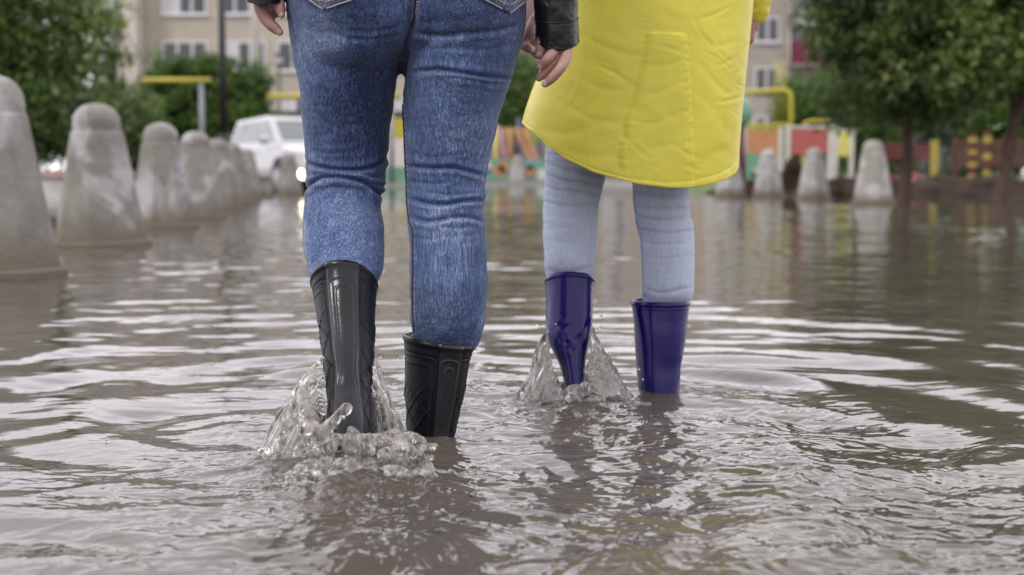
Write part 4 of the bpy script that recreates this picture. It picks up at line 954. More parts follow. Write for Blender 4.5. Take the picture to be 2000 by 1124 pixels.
    Q = np.stack([cinterp(tt, kk, pts[:, i]) for i in range(3)], 1); fx = cinterp(tt, kk, [f[1] for f in foot]); fz = cinterp(tt, kk, [f[2] for f in foot])
    aa = np.linspace(0, 2 * np.pi, 48, endpoint=False); T = np.gradient(Q, axis=0); T /= np.linalg.norm(T, axis=1)[:, None]; V = []
    for i in range(len(Q)):
        N = np.cross(np.array([1., 0, 0]), T[i]); N /= np.linalg.norm(N)
        sa = np.sign(np.sin(aa)) * np.abs(np.sin(aa))**.75; V += list(Q[i] + fx[i] * np.cos(aa)[:, None] * np.array([1., 0, 0]) + fz[i] * sa[:, None] * N)
    nn = 48; Fs = [(i*nn+j, i*nn+(j+1) % nn, (i+1)*nn+(j+1) % nn, (i+1)*nn+j) for i in range(len(Q)-1) for j in range(nn)] + [tuple(range(nn))[::-1], tuple((len(Q)-1)*nn+j for j in range(nn))]
    link("foot", remesh([(V, Fs)], .004, 4), m, b)
    if sole:
        V = []; c, rx_, ln_, th, tl = sole; aa = np.linspace(0, 2 * np.pi, 40, endpoint=False); ca = np.sign(np.cos(aa)) * np.abs(np.cos(aa))**.7; sa = np.sign(np.sin(aa)) * np.abs(np.sin(aa))**.7
        for zt, g in ((0, 1.0), (-.004, 1.06), (-th, 1.03), (-th - .002, .96)):
            yy = ln_ * sa * g; V += list(np.stack([c[0] + rx_ * ca * g, c[1] + yy * math.cos(tl) + zt * math.sin(tl), c[2] - yy * math.sin(tl) + zt * math.cos(tl)], 1))
        Fs = [(i*40+(j+1) % 40, i*40+j, (i+1)*40+j, (i+1)*40+(j+1) % 40) for i in range(3) for j in range(40)] + [tuple(range(40)), tuple(3*40+j for j in range(40))[::-1]]
        MB().add(V, Fs, True).build("heel", m, b)
    return b
def hwL(V): return .48 + .0 * V + .18 * sstep(.15, .20, V) - .14 * np.exp(-((V - .185) / .03)**2)
boot("boot", [(552, 608, 736, 2.165, .060, 36), (590, 613, 735, 2.148, .056, 33), (619, 617.5, 734, 2.133, .054, 29), (679, 627, 731.5, 2.098, .050, 27), (739, 634.5, 728.5, 2.062, .048, 24), (768, 638, 727, 2.045, .047, 20), (792, 641, 727, 2.030, .049, 14), (815, 644, 728, 2.018, .052, 6), (838, 648, 727, 2.012, .052, 0)],
     [(P(686, 800, 2.02), .036, .040), (P(686, 826, 2.06), .036, .042), (P(684, 850, 2.13), .038, .036), ((-.245, 2.20, -.055), .044, .030), ((-.243, 2.26, -.085), .038, .020)], M_boot, wom, strip=(.06, hwL), sole=(P(688, 836, 2.012), .033, .047, .016, -.30))
def hwR(V): return .33 + 0 * V
boot("boot", [(664, 789, 926, 2.243, .060), (700, 789.5, 919, 2.240, .056), (757, 789.5, 910, 2.235, .053), (800, 792, 900, 2.230, .050), (850, 795, 889, 2.226, .047), (885, 798, 884, 2.224, .046), (930, 800, 882, 2.222, .046), (960, 801, 881, 2.22, .046)],
     [((-.122, 2.20, -.085), .036, .040), ((-.122, 2.26, -.09), .036, .038), ((-.12, 2.34, -.11), .042, .028), ((-.118, 2.42, -.12), .036, .018)], M_boot, wom, strip=(.42, hwR), roll=math.radians(8.5))

# jacket -----------------------------------------------------------
ZG = -.14
armsR = [(-.02, 2.25, 1.17), (.035, 2.22, .93), P(1086, -90, 2.22), P(1088, 30, 2.235)]
armsL = [(-.34, 2.25, 1.17), (-.415, 2.22, .93), P(520, -150, 2.21), P(524, -25, 2.215)]
shL, shR = (-.335, 2.24, 1.15), (-.015, 2.24, 1.15)
cxw = -.175
def sleeve(sh, el, wr1, wr2, r): return capsule_vf([sh, el, wr1, wr2], r)
jp = [loft_w([(1.22, cxw, 2.24, .13, .085), (1.16, cxw, 2.24, .185, .10), (1.05, cxw, 2.24, .185, .12), (.95, cxw, 2.24, .172, .128), (.86, cxw, 2.245, .190, .155), (.80, cxw, 2.245, .204, .168)]),
      sleeve(shL, (-.43, 2.21, .93), P(516, -190, 2.205), P(524, -60, 2.215), [.068, .056, .048, .041]), sleeve(shR, (.045, 2.22, .93), P(1086, -170, 2.22), P(1087, -20, 2.232), [.068, .055, .043, .0335]),
      capsule_vf([(cxw - .05, 2.24, 1.21), (cxw, 2.20, 1.235), (cxw + .05, 2.24, 1.21)], [.03, .035, .03])]
me = remesh(jp, .006, 3, 1); v, nrm = get_vn(me); d = .004 * ridged(v[:, 0] * 9, v[:, 2] * 22, 5, 3) + .002 * n2(v[:, 0] * 30, v[:, 2] * 50, 8); set_v(me, v + nrm * d[:, None]); jacket = link("jacket", me, M_leather, wom)
def cuff(rings, parent, seed):
    R = np.array(rings, float); k = len(R); m = 90; n = 110; t = np.linspace(0, k - 1, m + 1); S = np.stack([cinterp(t, np.arange(k), R[:, i]) for i in range(6)], 1); a = np.linspace(0, 2 * np.pi, n, endpoint=False); V = []
    for q, (py_, xl, xr, Y, ry_, ti) in enumerate(S):
        c = P((xl + xr) / 2, py_, Y); rx_ = (P(xr, py_, Y)[0] - P(xl, py_, Y)[0]) / 2; ti = math.radians(ti)
        wv = n2(np.cos(a) * 1.6 + seed, np.full(n, c[2] * 42), 3.0) * .0022 + ridged(np.cos(a) * 2.5, np.full(n, c[2] * 60) + np.sin(a), seed, 2) * .0010
        V.append(np.stack([c[0] + (rx_ + wv) * np.cos(a), c[1] + (ry_ + wv) * np.sin(a) * math.cos(ti), c[2] - ry_ * np.sin(a) * math.sin(ti) + wv], 1))
    L_ = V[-1]; c = L_.mean(0); V += [c + (L_ - c) * .97 + (0, 0, -.0008), c + (L_ - c) * .93, c + (L_ - c) * .90 + (0, 0, .03)]
    V = np.concatenate(V); mm = m + 3; Fs = [(i*n+j, i*n+(j+1) % n, (i+1)*n+(j+1) % n, (i+1)*n+j) for i in range(mm) for j in range(n)]
    o = MB().add(V, Fs, True).build("cuff", M_leather, parent)
    # stitched lines round the cuff
    for fr, rr in ((.985, .0011), (.90, .0007)):
        i = int(m * fr); p = V[i*n:(i+1)*n]; c = p.mean(0); MB().tube(np.vstack([c + (p - c) * 1.008, (c + (p - c) * 1.008)[:1]]), rr, 6, cap=False).build("stitching", M_leather, o)
    i = int(m * .50); p = V[i*n:(i+1)*n]; c = p.mean(0); MB().tube(np.vstack([c + (p - c) * 1.012, (c + (p - c) * 1.012)[:1]]), .0013, 6, cap=False).build("cuff_seam", M_leather, o)
cuff([(-70, 1043, 1129, 2.228, .036, -18), (-30, 1042.5, 1128, 2.230, .036, -18), (10, 1043, 1128, 2.232, .037, -18), (36, 1044.5, 1128.5, 2.234, .037, -18), (42, 1045.5, 1130, 2.235, .0385, -20), (62, 1047, 1131, 2.236, .039, -24), (80, 1047, 1131, 2.238, .040, -27)], jacket, 2.0)
cuff([(-90, 476, 566, 2.215, .042, 0), (-60, 477, 563, 2.215, .042, -8), (-30, 478, 561, 2.215, .042, -10), (-22, 477, 561, 2.215, .043, -12), (-8, 480, 562, 2.215, .043, -14), (2, 482, 562, 2.215, .043, -14)], jacket, 5.0)
# hands
Yh = 2.205
hR = hand_vf([[(1094, 20, 2.235, .024), (1092, 55, 2.23, .023), (1093, 84, 2.225, .022)], [(1080, 62, 2.225, .014), (1082, 90, 2.22, .012)],
              [(1090, 66, Yh + .028, .0095), (1088, 94, Yh + .014, .0086), (1071, 113, Yh - .004, .0083), (1056, 129, Yh + .002, .0066)],
              [(1099, 68, Yh + .030, .0088), (1096, 104, Yh + .016, .0080), (1080, 126, Yh + .008, .0078), (1063, 144, Yh + .010, .0074), (1053, 153, Yh + .012, .0058)],
              [(1105, 66, Yh + .028, .0090), (1107, 106, Yh + .006, .0086), (1096, 132, Yh - .010, .0082), (1078, 153, Yh - .008, .0076), (1065, 164, Yh - .004, .0060)],
              [(1104, 84, 2.240, .008), (1100, 104, 2.25, .0075), (1092, 118, 2.258, .007), (1082, 126, 2.26, .006)],
              [(1066, 60, 2.23, .013), (1060, 84, 2.225, .0105), (1057, 97, 2.222, .0098), (1054, 105, 2.222, .0078)]])
hL = hand_vf([[(522, -50, 2.215, .024), (524, -20, 2.215, .023), (526, 8, 2.215, .020)], [(512, -6, 2.21, .015), (516, 14, 2.205, .012)],
              [(508, 2, 2.205, .0115), (511, 20, 2.200, .0105), (518, 35, 2.198, .0098), (530, 49, 2.196, .0092), (540, 58, 2.196, .0080), (546, 63, 2.196, .0060)],
              [(522, 4, 2.205, .0115), (527, 22, 2.212, .0105), (529, 30, 2.225, .009), (526, 34, 2.240, .008)],
              [(534, 4, 2.205, .0110), (538, 17, 2.215, .010), (538, 24, 2.230, .009), (534, 24, 2.245, .008)],
              [(541, 0, 2.212, .010), (545, 12, 2.222, .009), (544, 16, 2.238, .008)],
              [(540, -2, 2.20, .0115), (545, 12, 2.194, .0095), (548, 22, 2.190, .0082), (550, 29, 2.188, .0058)]])
nails = [(P(1053, 134, Yh - .004), .0062), (P(1061, 164, Yh - .008), .0062), (P(545, 66, 2.190), .0065), (P(551, 31, 2.184), .005), (P(1054, 108, 2.214), .0055)]
kneeL, ankL = P(676, 345, 2.285), P(688, 800, 2.03); kneeR, ankR = P(870, 350, 2.255), np.array([-.122, 2.225, -.05])
person_body(wom, ZG, cxw, 2.24, 1.62, [[(shR, .045), ((.04, 2.22, .93), .038), (P(1087, -60, 2.23), .028), (P(1092, 40, 2.235), .022)], [(shL, .045), ((-.425, 2.215, .93), .038), (P(520, -120, 2.21), .028), (P(523, -30, 2.215), .022)]], [hR, hL], nails,
            [[((-.245, 2.25, .74), .09), (P(672, 150, 2.265), .066), (kneeL, .048), (P(678, 480, 2.225), .034), (P(678, 620, 2.135), .024), (ankL, .020), (np.array([-.245, 2.20, -.06]), .02)], [((-.10, 2.25, .74), .09), (P(888, 150, 2.25), .07), (kneeR, .050), (P(876, 520, 2.24), .036), (P(858, 700, 2.235), .024), (ankR, .020), (np.array([-.12, 2.34, -.10]), .02)]])

# ---- second person (yellow raincoat) --------------------------------
gir = thing("person", "person wading at right in yellow raincoat, pale blue jeans and indigo rubber boots", "person", (0, 0, 0))
LL = [(120, 1075, 1235, 2.72, .085), (200, 1070, 1215, 2.72, .080), (289, 1066, 1192, 2.722, .068), (320, 1064, 1186, 2.724, .064), (349, 1065, 1181, 2.725, .060), (379, 1062, 1174, 2.725, .056), (409, 1060.5, 1169, 2.722, .054), (440, 1060.5, 1167, 2.716, .056), (473, 1061, 1165, 2.71, .056), (510, 1063, 1162, 2.70, .053), (535, 1065, 1159, 2.703, .044), (552, 1070, 1156, 2.708, .036), (580, 1078, 1147, 2.70, .030), (620, 1084, 1141, 2.68, .024)]
RL = [(120, 1225, 1378, 2.72, .085), (200, 1229, 1368, 2.72, .080), (300, 1233, 1354, 2.72, .068), (364, 1235, 1347, 2.72, .060), (385, 1237, 1344, 2.72, .058), (399, 1237, 1348, 2.72, .058), (418, 1241, 1347, 2.719, .056), (438, 1242, 1354, 2.718, .056), (463, 1249, 1355, 2.716, .056), (498, 1251, 1356, 2.713, .057), (548, 1253, 1356, 2.71, .055), (578, 1254, 1353, 2.708, .044), (590, 1256, 1348, 2.708, .038), (620, 1262, 1338, 2.70, .030), (660, 1268, 1332, 2.695, .036)]
PV = [(-180, 1110, 1370, 2.72, .09), (-60, 1085, 1395, 2.72, .11), (60, 1078, 1392, 2.72, .11), (140, 1085, 1375, 2.72, .09)]
me = remesh([loft_vf(LL, 52), loft_vf(RL, 52), loft_vf(PV, 52)], .0042, 5, 1); v, nrm = get_vn(me); px, py = proj(v); dsp = np.zeros(len(v))
FO = [([(1062, 316), (1100, 330), (1140, 336), (1182, 346)], .0042, 4.5), ([(1062, 338), (1105, 354), (1140, 356), (1178, 366)], .0036, 4), ([(1060, 362), (1090, 372), (1130, 374), (1174, 385)], .0030, 4), ([(1060, 392), (1100, 402), (1168, 398)], .0022, 4.5),
      ([(1062, 420), (1110, 425), (1166, 418)], .0014, 5), ([(1063, 450), (1100, 446), (1165, 452)], .0010, 5), ([(1064, 526), (1100, 534), (1160, 520)], .0016, 5),
      ([(1232, 372), (1280, 382), (1348, 386)], .0046, 4.5), ([(1235, 402), (1290, 408), (1349, 406)], .0024, 4.5), ([(1238, 420), (1290, 430), (1350, 424)], .0034, 4.5), ([(1241, 446), (1300, 456), (1356, 449)], .0034, 4.5), ([(1246, 470), (1280, 478), (1356, 476)], .0018, 4.5),
      ([(1250, 500), (1300, 506), (1357, 498)], .0010, 5), ([(1252, 560), (1290, 572), (1354, 562)], .0020, 5), ([(1066, 300), (1120, 306), (1180, 318)], .003, 4)]
for ln, dep, wd in FO: dsp += fold(px, py, ln, dep * .72, wd * .85, .45)
dsp += .0013 * n2(v[:, 0] * 16 + v[:, 2] * 14, v[:, 2] * 34 - v[:, 0] * 12, 13.3) + .0006 * ridged(v[:, 0] * 34 + v[:, 2] * 20, v[:, 2] * 70, 26, 2)
set_v(me, v + nrm * dsp[:, None]); fade_shade = np.zeros(len(v)); fade_shade -= .10 * np.exp(-((py - 355) / 30)**2)  # denim darker in a band around the coat hem
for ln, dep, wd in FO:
    if dep > .002: d, fr = seg_dist(px, py, smooth_line(ln)); fade_shade += -.16 * np.exp(-(d / 4)**2) * (fr > .01) * (fr < .99)  # shade of the folds painted darker into the denim
fade_shade += -.25 * np.exp(-((py - 545) / 7)**2) * (px < 1200) * np.clip(n2(v[:, 0] * 90, v[:, 2] * 60, 2), 0, 1) - .35 * np.exp(-(((px - 1262) / 12)**2 + ((py - 572) / 9)**2))
set_attr(me, 'fade_shade', .5 + fade_shade); gj = link("jeans", me, M_ldenim, gir)
bv2 = BVHTree.FromPolygons([tuple(p) for p in get_vn(me)[0]], [tuple(p.vertices) for p in me.polygons])
surface_tube("inner_seam", bv2, [(1238, 372), (1242, 420), (1248, 450), (1254, 480), (1256, 540), (1258, 580)], .0009, mat("pale_seam", (.25, .3, .42), .9, .1, 200), gj, n=60)
# boots
def crL(A, V, dA):
    s = dA * .04; d = np.zeros_like(A)
    for (s0, v0, s1, v1, dep) in ((-.05, .075, .012, .155, .0012), (.045, .07, .006, .15, .0009), (-.03, .10, .03, .075, .0006), (-.02, .14, .03, .11, .001)):
        ax, ay = s1 - s0, v1 - v0; l2 = ax * ax + ay * ay; t = np.clip(((s - s0) * ax + (V - v0) * ay) / l2, 0, 1); dd = np.hypot(s - s0 - t * ax, V - v0 - t * ay); e = np.sin(np.clip(t, .02, .98) * np.pi)**.5
        d += dep * e * (-np.exp(-(dd / .004)**2) + .8 * np.exp(-((dd - .010) / .005)**2))
    return d * (np.abs(dA) < 1.7) + .0008 * np.exp(-(np.abs(dA - .15) * .05 / .0012)**2) * (V < .12) + .0007 * np.exp(-((V - .012) / .0012)**2)
def crR(A, V, dA): return .0006 * np.exp(-((V - .012) / .0012)**2) + .0012 * n2((dA * 1.2).ravel(), (V * 14).ravel(), 5).reshape(A.shape) + .0006 * np.exp(-(np.abs(dA + .02) * .05 / .0012)**2)
boot("boot", [(548, 1064, 1161, 2.700, .049, 22), (592, 1066, 1159, 2.688, .046, 18), (630, 1066, 1157, 2.674, .043, 16), (656, 1068, 1154.5, 2.664, .041, 16), (685, 1079, 1148, 2.652, .036, 16), (712, 1092, 1143.5, 2.642, .031, 14), (740, 1100, 1142, 2.632, .029, 12), (770, 1105, 1142, 2.622, .031, 10), (800, 1100, 1144, 2.615, .033, 0)],
     [((.118, 2.605, .005), .026, .03), ((.12, 2.65, -.02), .032, .032), ((.122, 2.72, -.06), .040, .026), ((.124, 2.78, -.08), .034, .016)], M_indigo, gir, crease=crL)
boot("boot", [(588, 1233, 1348, 2.700, .052), (620, 1236, 1344, 2.697, .051), (648, 1238.5, 1341, 2.694, .050), (689, 1241.5, 1334.5, 2.690, .047), (712, 1243, 1330, 2.687, .045), (742, 1245, 1329, 2.683, .044), (780, 1247, 1328, 2.680, .044), (820, 1248, 1327, 2.678, .044), (840, 1249, 1326, 2.678, .044)],
     [((.275, 2.655, -.09), .036, .036), ((.276, 2.71, -.095), .036, .034), ((.28, 2.78, -.11), .042, .026), ((.284, 2.86, -.12), .034, .016)], M_indigo, gir, crease=crR)
# raincoat
def coat_mat():
    t = NT("yellow_raincoat"); v = t.coord('Object', (1, 1, 1)); a = t.noise(v, 6, 4); c = t.ramp(a, [(.3, (.84, .75, .085)), (.7, (.88, .80, .11))]); t.l(c, t.b.inputs['Base Color'])
    t.b.inputs['Roughness'].default_value = .42; t.b.inputs['Specular IOR Level'].default_value = .35
    w1 = t.noise(t.coord('Object', (7, 7, 5)), 1, 2, .5, 1.0); w2 = t.noise(t.coord('Object', (900, 900, 900)), 1, 2)
    w1 = t.math('ABSOLUTE', t.math('SUBTRACT', w1, .5)); h = t.math('ADD', t.math('MULTIPLY', w1, -1.0), t.math('MULTIPLY', w2, .02)); t.l(t.bump(h, .22, .02), t.b.inputs['Normal'])
    tr = t.n("BsdfTranslucent"); t.l(c, tr.inputs[0]); ms = t.n("MixShader"); ms.inputs[0].default_value = .12; t.l(t.b.outputs[0], ms.inputs[1]); t.l(tr.outputs[0], ms.inputs[2]); t.l(ms.outputs[0], t.out.inputs[0]); return t.m
M_coat = coat_mat()
CR = [(-620, 1220, 1330, 2.71, .06), (-560, 1150, 1400, 2.71, .085), (-480, 1108, 1448, 2.71, .11), (-380, 1098, 1458, 2.71, .13), (-250, 1100, 1462, 2.71, .14), (-120, 1100, 1466, 2.71, .145), (0, 1092, 1467, 2.71, .150), (60, 1078, 1462, 2.71, .154), (130, 1060, 1455, 2.71, .158), (190, 1037, 1449, 2.71, .162), (240, 1022, 1444, 2.71, .165), (300, 1014, 1440, 2.71, .168), (370, 1008, 1437, 2.71, .170), (420, 1005, 1434, 2.71, .172)]
hx = [990, 1016, 1022, 1032, 1045, 1065, 1100, 1150, 1185, 1230, 1290, 1330, 1360, 1400, 1425, 1436, 1442, 1460]
hy = [215, 226, 243, 254, 262, 285, 312, 337, 347, 359, 366, 365.5, 361, 351, 339, 326, 312, 290]
def build_coat():
    R = np.array(CR, float); n = 300; m = 330; a = np.linspace(0, 2 * np.pi, n, endpoint=False)
    ca = np.sign(np.cos(a)) * np.abs(np.cos(a))**(2 / 2.25); sa = np.sign(np.sin(a)) * np.abs(np.sin(a))**(2 / 2.25)   # sa<0 = near side
    def at(pyv):
        S = [cinterp(pyv, R[:, 0], R[:, i]) for i in range(1, 5)]; return S
    # hem height per angle
    hem = np.full(n, 330.0)
    for it in range(6):
        xl, xr, Y, ry = at(hem); pxv = (xl + xr) / 2 + (xr - xl) / 2 * ca; hem = np.interp(pxv, hx, hy)
    # back hem shape on near side, slightly shorter in front
    hem = hem - 34 * sstep(-.1, .5, sa)
    t = np.linspace(0, 1, m + 1)[:, None]; PY = -620 + (hem[None, :] + 620) * t
    xl, xr, Y, ry = [q.reshape(PY.shape) for q in at(PY.ravel())]
    cxp = (xl + xr) / 2; PX = cxp + (xr - xl) / 2 * ca[None, :]
    Yw = Y + ry * sa[None, :]
    c = np.array([P(x_, y_, Y_) for x_, y_, Y_ in zip(cxp.ravel(), PY.ravel(), Y.ravel())]); e = np.array([P(x_, y_, Y_) for x_, y_, Y_ in zip(PX.ravel(), PY.ravel(), Y.ravel())])
    V = e.copy(); V[:, 1] += (ry * sa[None, :]).ravel()
    # perspective correction: near side is scaled towards the axis so that the outline stays
    Fs = np.array([(i*n+j, i*n+(j+1) % n, (i+1)*n+(j+1) % n, (i+1)*n+j) for i in range(m) for j in range(n)])
    me = mesh_np("raincoat", V, Fs); v, nrm = get_vn(me)
    if (nrm[:, 1] * (v[:, 1] - 2.71)).mean() < 0: nrm = -nrm
    px, py = proj(v); near = sstep(.25, -.15, nrm[:, 1]); d = np.zeros(len(v))
    # hanging folds
    d += .006 * n2(v[:, 0] * 6 + v[:, 2] * 1.2, v[:, 2] * 1.3, 3) + .0032 * n2(v[:, 0] * 11 - v[:, 2] * 6, v[:, 2] * 5, 6)
    d += .0012 * ridged(v[:, 0] * 9 + v[:, 2] * 7, v[:, 2] * 9 - v[:, 0] * 3, 8, 2) * near
    for ln, dep, wd in (([(1125, 150), (1180, 175), (1235, 170)], .0030, 8), ([(1100, 200), (1160, 235), (1225, 240)], .0028, 8), ([(1060, 250), (1110, 262), (1200, 230)], .0032, 9), ([(1090, 285), (1150, 305), (1215, 300)], .0024, 7), ([(1180, 120), (1215, 155), (1245, 170)], .003, 7),
                        ([(1120, 60), (1200, 100), (1262, 110)], .0022, 9), ([(1250, 250), (1290, 235), (1348, 215)], .0026, 7), ([(1230, 310), (1270, 290), (1340, 280)], .0022, 7), ([(1255, 190), (1300, 175), (1342, 150)], .0024, 6), ([(1262, 130), (1300, 128), (1338, 118)], .0020, 6),
                        ([(1352, 110), (1400, 165), (1430, 190)], .0022, 7), ([(1355, 180), (1390, 210), (1425, 270)], .0018, 8), ([(1345, 60), (1390, 90), (1440, 80)], .0018, 8), ([(1350, 330), (1390, 300), (1430, 290)], .0022, 8), ([(1290, 20), (1330, 40), (1420, 30)], .0016, 9), ([(1135, 20), (1160, 110), (1150, 200)], .002, 10)):
        d += fold(px, py, ln, dep * .30, wd * 1.2 * (.7 + .5 * ((ln[0][0] % 7) / 7)), .5) * near
    gg = np.random.default_rng(4)
    for q in range(46):
        x0, y0 = gg.uniform(1040, 1440), gg.uniform(0, 350); an = gg.normal(0, .7) + (0.6 if gg.random() < .5 else -.5); ln_ = gg.uniform(25, 75)
        p1 = (x0 + ln_ * math.cos(an), y0 + ln_ * math.sin(an)); mid = ((x0 + p1[0]) / 2 + gg.normal(0, 4), (y0 + p1[1]) / 2 + gg.normal(0, 4))
        d += fold(px, py, [(x0, y0), mid, p1], gg.uniform(.0003, .0009), gg.uniform(1.6, 4.5), .6) * near
    # sewn back flap, standing a little proud, puckered along its seams
    ls = np.array([(1267, 65), (1256, 120), (1241, 180), (1226, 240), (1214, 300), (1207, 352)]); rs = np.array([(1337, 68), (1342, 150), (1347, 220), (1350, 290), (1352, 368)])
    xl_ = np.interp(py, ls[:, 1], ls[:, 0]); xr_ = np.interp(py, rs[:, 1], rs[:, 0]); top = 65 + (px - 1267) * .05
    ins = sstep(-1.5, 1.5, px - xl_) * sstep(-1.5, 1.5, xr_ - px) * sstep(-1.5, 1.5, py - top)
    d += .0052 * ins * near
    for dx, dd in ((px - xl_, 1), (xr_ - px, 1)):
        on = (py > top - 2); d += near * on * (-.0020 * np.exp(-((dx - 5) / 1.6)**2)) ; d += near * on * .0013 * np.exp(-(np.abs(dx) / 12)**2) * n2(px * .02, py * .22, 9)
    d += near * (py - top > -2) * (px > xl_) * (px < xr_) * (-.0010) * np.exp(-((py - top - 5) / 1.6)**2)
    # hem fold
    hd = np.interp(px, hx, hy) - py; d += near * (.0014 * sstep(9, 6, hd) - .0012 * np.exp(-((hd - 9) / 1.8)**2) + .0009 * sstep(16, 4, hd) * n2(px * .09, py * .05, 14))
    k = abs(nrm[:, 0]) < .93
    lat = sstep(.99, .80, abs(nrm[:, 0]))
    v2 = v + nrm * (d * (.25 + .75 * lat))[:, None]
    set_v(me, v2)
    o = link("raincoat", me, M_coat, gir); s = o.modifiers.new("s", 'SOLIDIFY'); s.thickness = .0016; s.offset = -1; return o, me
coat, cme = build_coat()
bv3 = BVHTree.FromPolygons([tuple(p) for p in get_vn(cme)[0]], [tuple(p.vertices) for p in cme.polygons])
M_cseam = mat("yellow_seam", (.60, .53, .06), .7, .1, 200)
surface_tube("back_seam", bv3, [(1271, 66), (1260, 120), (1245, 180), (1230, 240), (1218, 300), (1212, 345)], .0006, M_cseam, coat, n=50)
surface_tube("back_seam", bv3, [(1333, 69), (1338, 150), (1343, 220), (1346, 290), (1348, 358)], .0006, M_cseam, coat, n=50)
surface_tube("back_seam", bv3, [(1267, 66), (1300, 67), (1337, 69)], .0006, M_cseam, coat, n=40)
# sleeves and hood
zs = P(1280, -470, 2.71)[2]
slp = [capsule_vf([P(1440, -470, 2.71), P(1478, -240, 2.73), P(1474, -60, 2.76), P(1470, 14, 2.775)], [.055, .050, .042, .033])]
me = remesh(slp, .005, 3, 1); v, nrm = get_vn(me); d = .005 * n2(v[:, 0] * 30, v[:, 2] * 45, 5) + .004 * ridged(v[:, 0] * 20, v[:, 2] * 40, 9, 2); set_v(me, v + nrm * d[:, None]); link("sleeve", me, M_coat, coat)
me = remesh([capsule_vf([P(1130, -470, 2.71), P(1078, -300, 2.70), P(1064, -160, 2.60)], [.055, .050, .045])], .005, 3, 1); v, nrm = get_vn(me); d = .004 * n2(v[:, 0] * 30, v[:, 2] * 45, 7); set_v(me, v + nrm * d[:, None]); link("sleeve", me, M_coat, coat)
GH = 1.56; cxg = P(1280, 0, 2.71)[0]; zg = -.14
hcg = np.array([cxg, 2.73, zg + 1.535 * GH / 1.65])
link("hood", remesh([ellipsoid_vf(hcg + (0, -.03, .015), (.105, .115, .135)), capsule_vf([hcg + (0, -.03, -.08), hcg + (0, -.01, -.17)], [.09, .10])], .007, 3), M_coat, coat)
Yg = 2.40
gL = hand_vf([[(1060, -60, 2.50, .026), (1046, -10, 2.46, .023), (1041, 30, 2.43, .021), (1040, 62, 2.41, .022)],
              [(1046, 40, Yg - .02, .0115), (1037, 62, Yg - .03, .0110), (1030, 76, Yg - .025, .0095)], [(1050, 50, Yg - .01, .011), (1046, 76, Yg - .02, .0105), (1040, 88, Yg - .01, .009)],
              [(1034, 70, Yg, .011), (1022, 86, Yg - .02, .0092), (1032, 94, Yg - .032, .0085), (1039, 98, Yg - .03, .0070)], [(1048, 78, Yg, .010), (1044, 98, Yg - .02, .0088), (1052, 107, Yg - .03, .008), (1060, 108, Yg - .03, .0068)],
              [(1056, 70, Yg, .010), (1054, 92, Yg - .01, .0085), (1060, 98, Yg - .02, .007)]])
gR = hand_vf([[(1472, -30, 2.775, .022), (1466, 20, 2.775, .019), (1462, 50, 2.775, .020)], [(1458, 50, 2.77, .019), (1456, 74, 2.77, .018)],
              [(1463, 58, 2.775, .0095), (1460, 84, 2.77, .009), (1456, 104, 2.765, .0085), (1452, 122, 2.765, .0068)], [(1458, 60, 2.765, .0092), (1454, 90, 2.765, .009), (1448, 118, 2.76, .007)], [(1452, 60, 2.78, .009), (1449, 92, 2.78, .0085), (1443, 116, 2.78, .007)],
              [(1448, 60, 2.79, .008), (1444, 84, 2.79, .0075), (1440, 104, 2.79, .0065)], [(1452, 30, 2.755, .010), (1444, 56, 2.75, .009), (1440, 74, 2.75, .007)]])
shg, shg2 = P(1140, -450, 2.71), P(1425, -450, 2.71)
person_body(gir, zg, cxg, 2.71, GH, [[(shg, .042), (P(1080, -300, 2.69), .036), (P(1064, -140, 2.58), .030), (P(1050, -30, 2.475), .024)], [(shg2, .042), (P(1476, -230, 2.73), .034), (P(1474, -60, 2.76), .026), (P(1470, 0, 2.775), .021)]], [gL, gR],
            [(P(1029, 82, Yg - .034), .0055), (P(1042, 98, Yg - .037), .005)],
            [[((.15, 2.72, .66), .08), (P(1140, 200, 2.72), .055), (P(1122, 360, 2.725), .043), (P(1112, 480, 2.71), .038), (P(1118, 680, 2.66), .016), (np.array([.12, 2.64, 0.0]), .014)], [((.30, 2.72, .66), .08), (P(1300, 200, 2.72), .055), (P(1291, 380, 2.72), .043), (P(1302, 500, 2.713), .038), (P(1290, 700, 2.688), .028), (np.array([.277, 2.70, -.09]), .026)]])

# ------------------------------------------------------------------ splashes
def splash_mat():
    t = NT("splash_water"); v = t.coord('Object', (1, 1, 1)); f = t.attr('foam'); a = t.noise(v, 38, 5, .65, .8); a2 = t.noise(t.coord('Object', (130, 130, 34)), 1, 4, .6, .7); fz = t.math('MULTIPLY', f, t.ramp(t.math('ADD', t.math('MULTIPLY', a, .5), t.math('MULTIPLY', a2, .5)), [(.40, (.10,)*3), (.58, (1,)*3)]))
    b = t.b; b.inputs['Base Color'].default_value = (.97, .96, .95, 1); b.inputs['Transmission Weight'].default_value = 1; b.inputs['IOR'].default_value = 1.33; b.inputs['Roughness'].default_value = .02
    t.l(t.bump(t.noise(v, 90, 3, .6, .5), .12, .003), b.inputs['Normal'])
    p = t.n("BsdfPrincipled"); p.inputs['Base Color'].default_value = (.78, .73, .67, 1); p.inputs['Roughness'].default_value = .10; p.inputs['Transmission Weight'].default_value = .42
    p.inputs['IOR'].default_value = 1.33
    ms = t.n("MixShader"); t.l(fz, ms.inputs[0]); t.l(b.outputs[0], ms.inputs[1]); t.l(p.outputs[0], ms.inputs[2]); t.l(ms.outputs[0], t.out.inputs[0]); return t.m
M_splash = splash_mat()
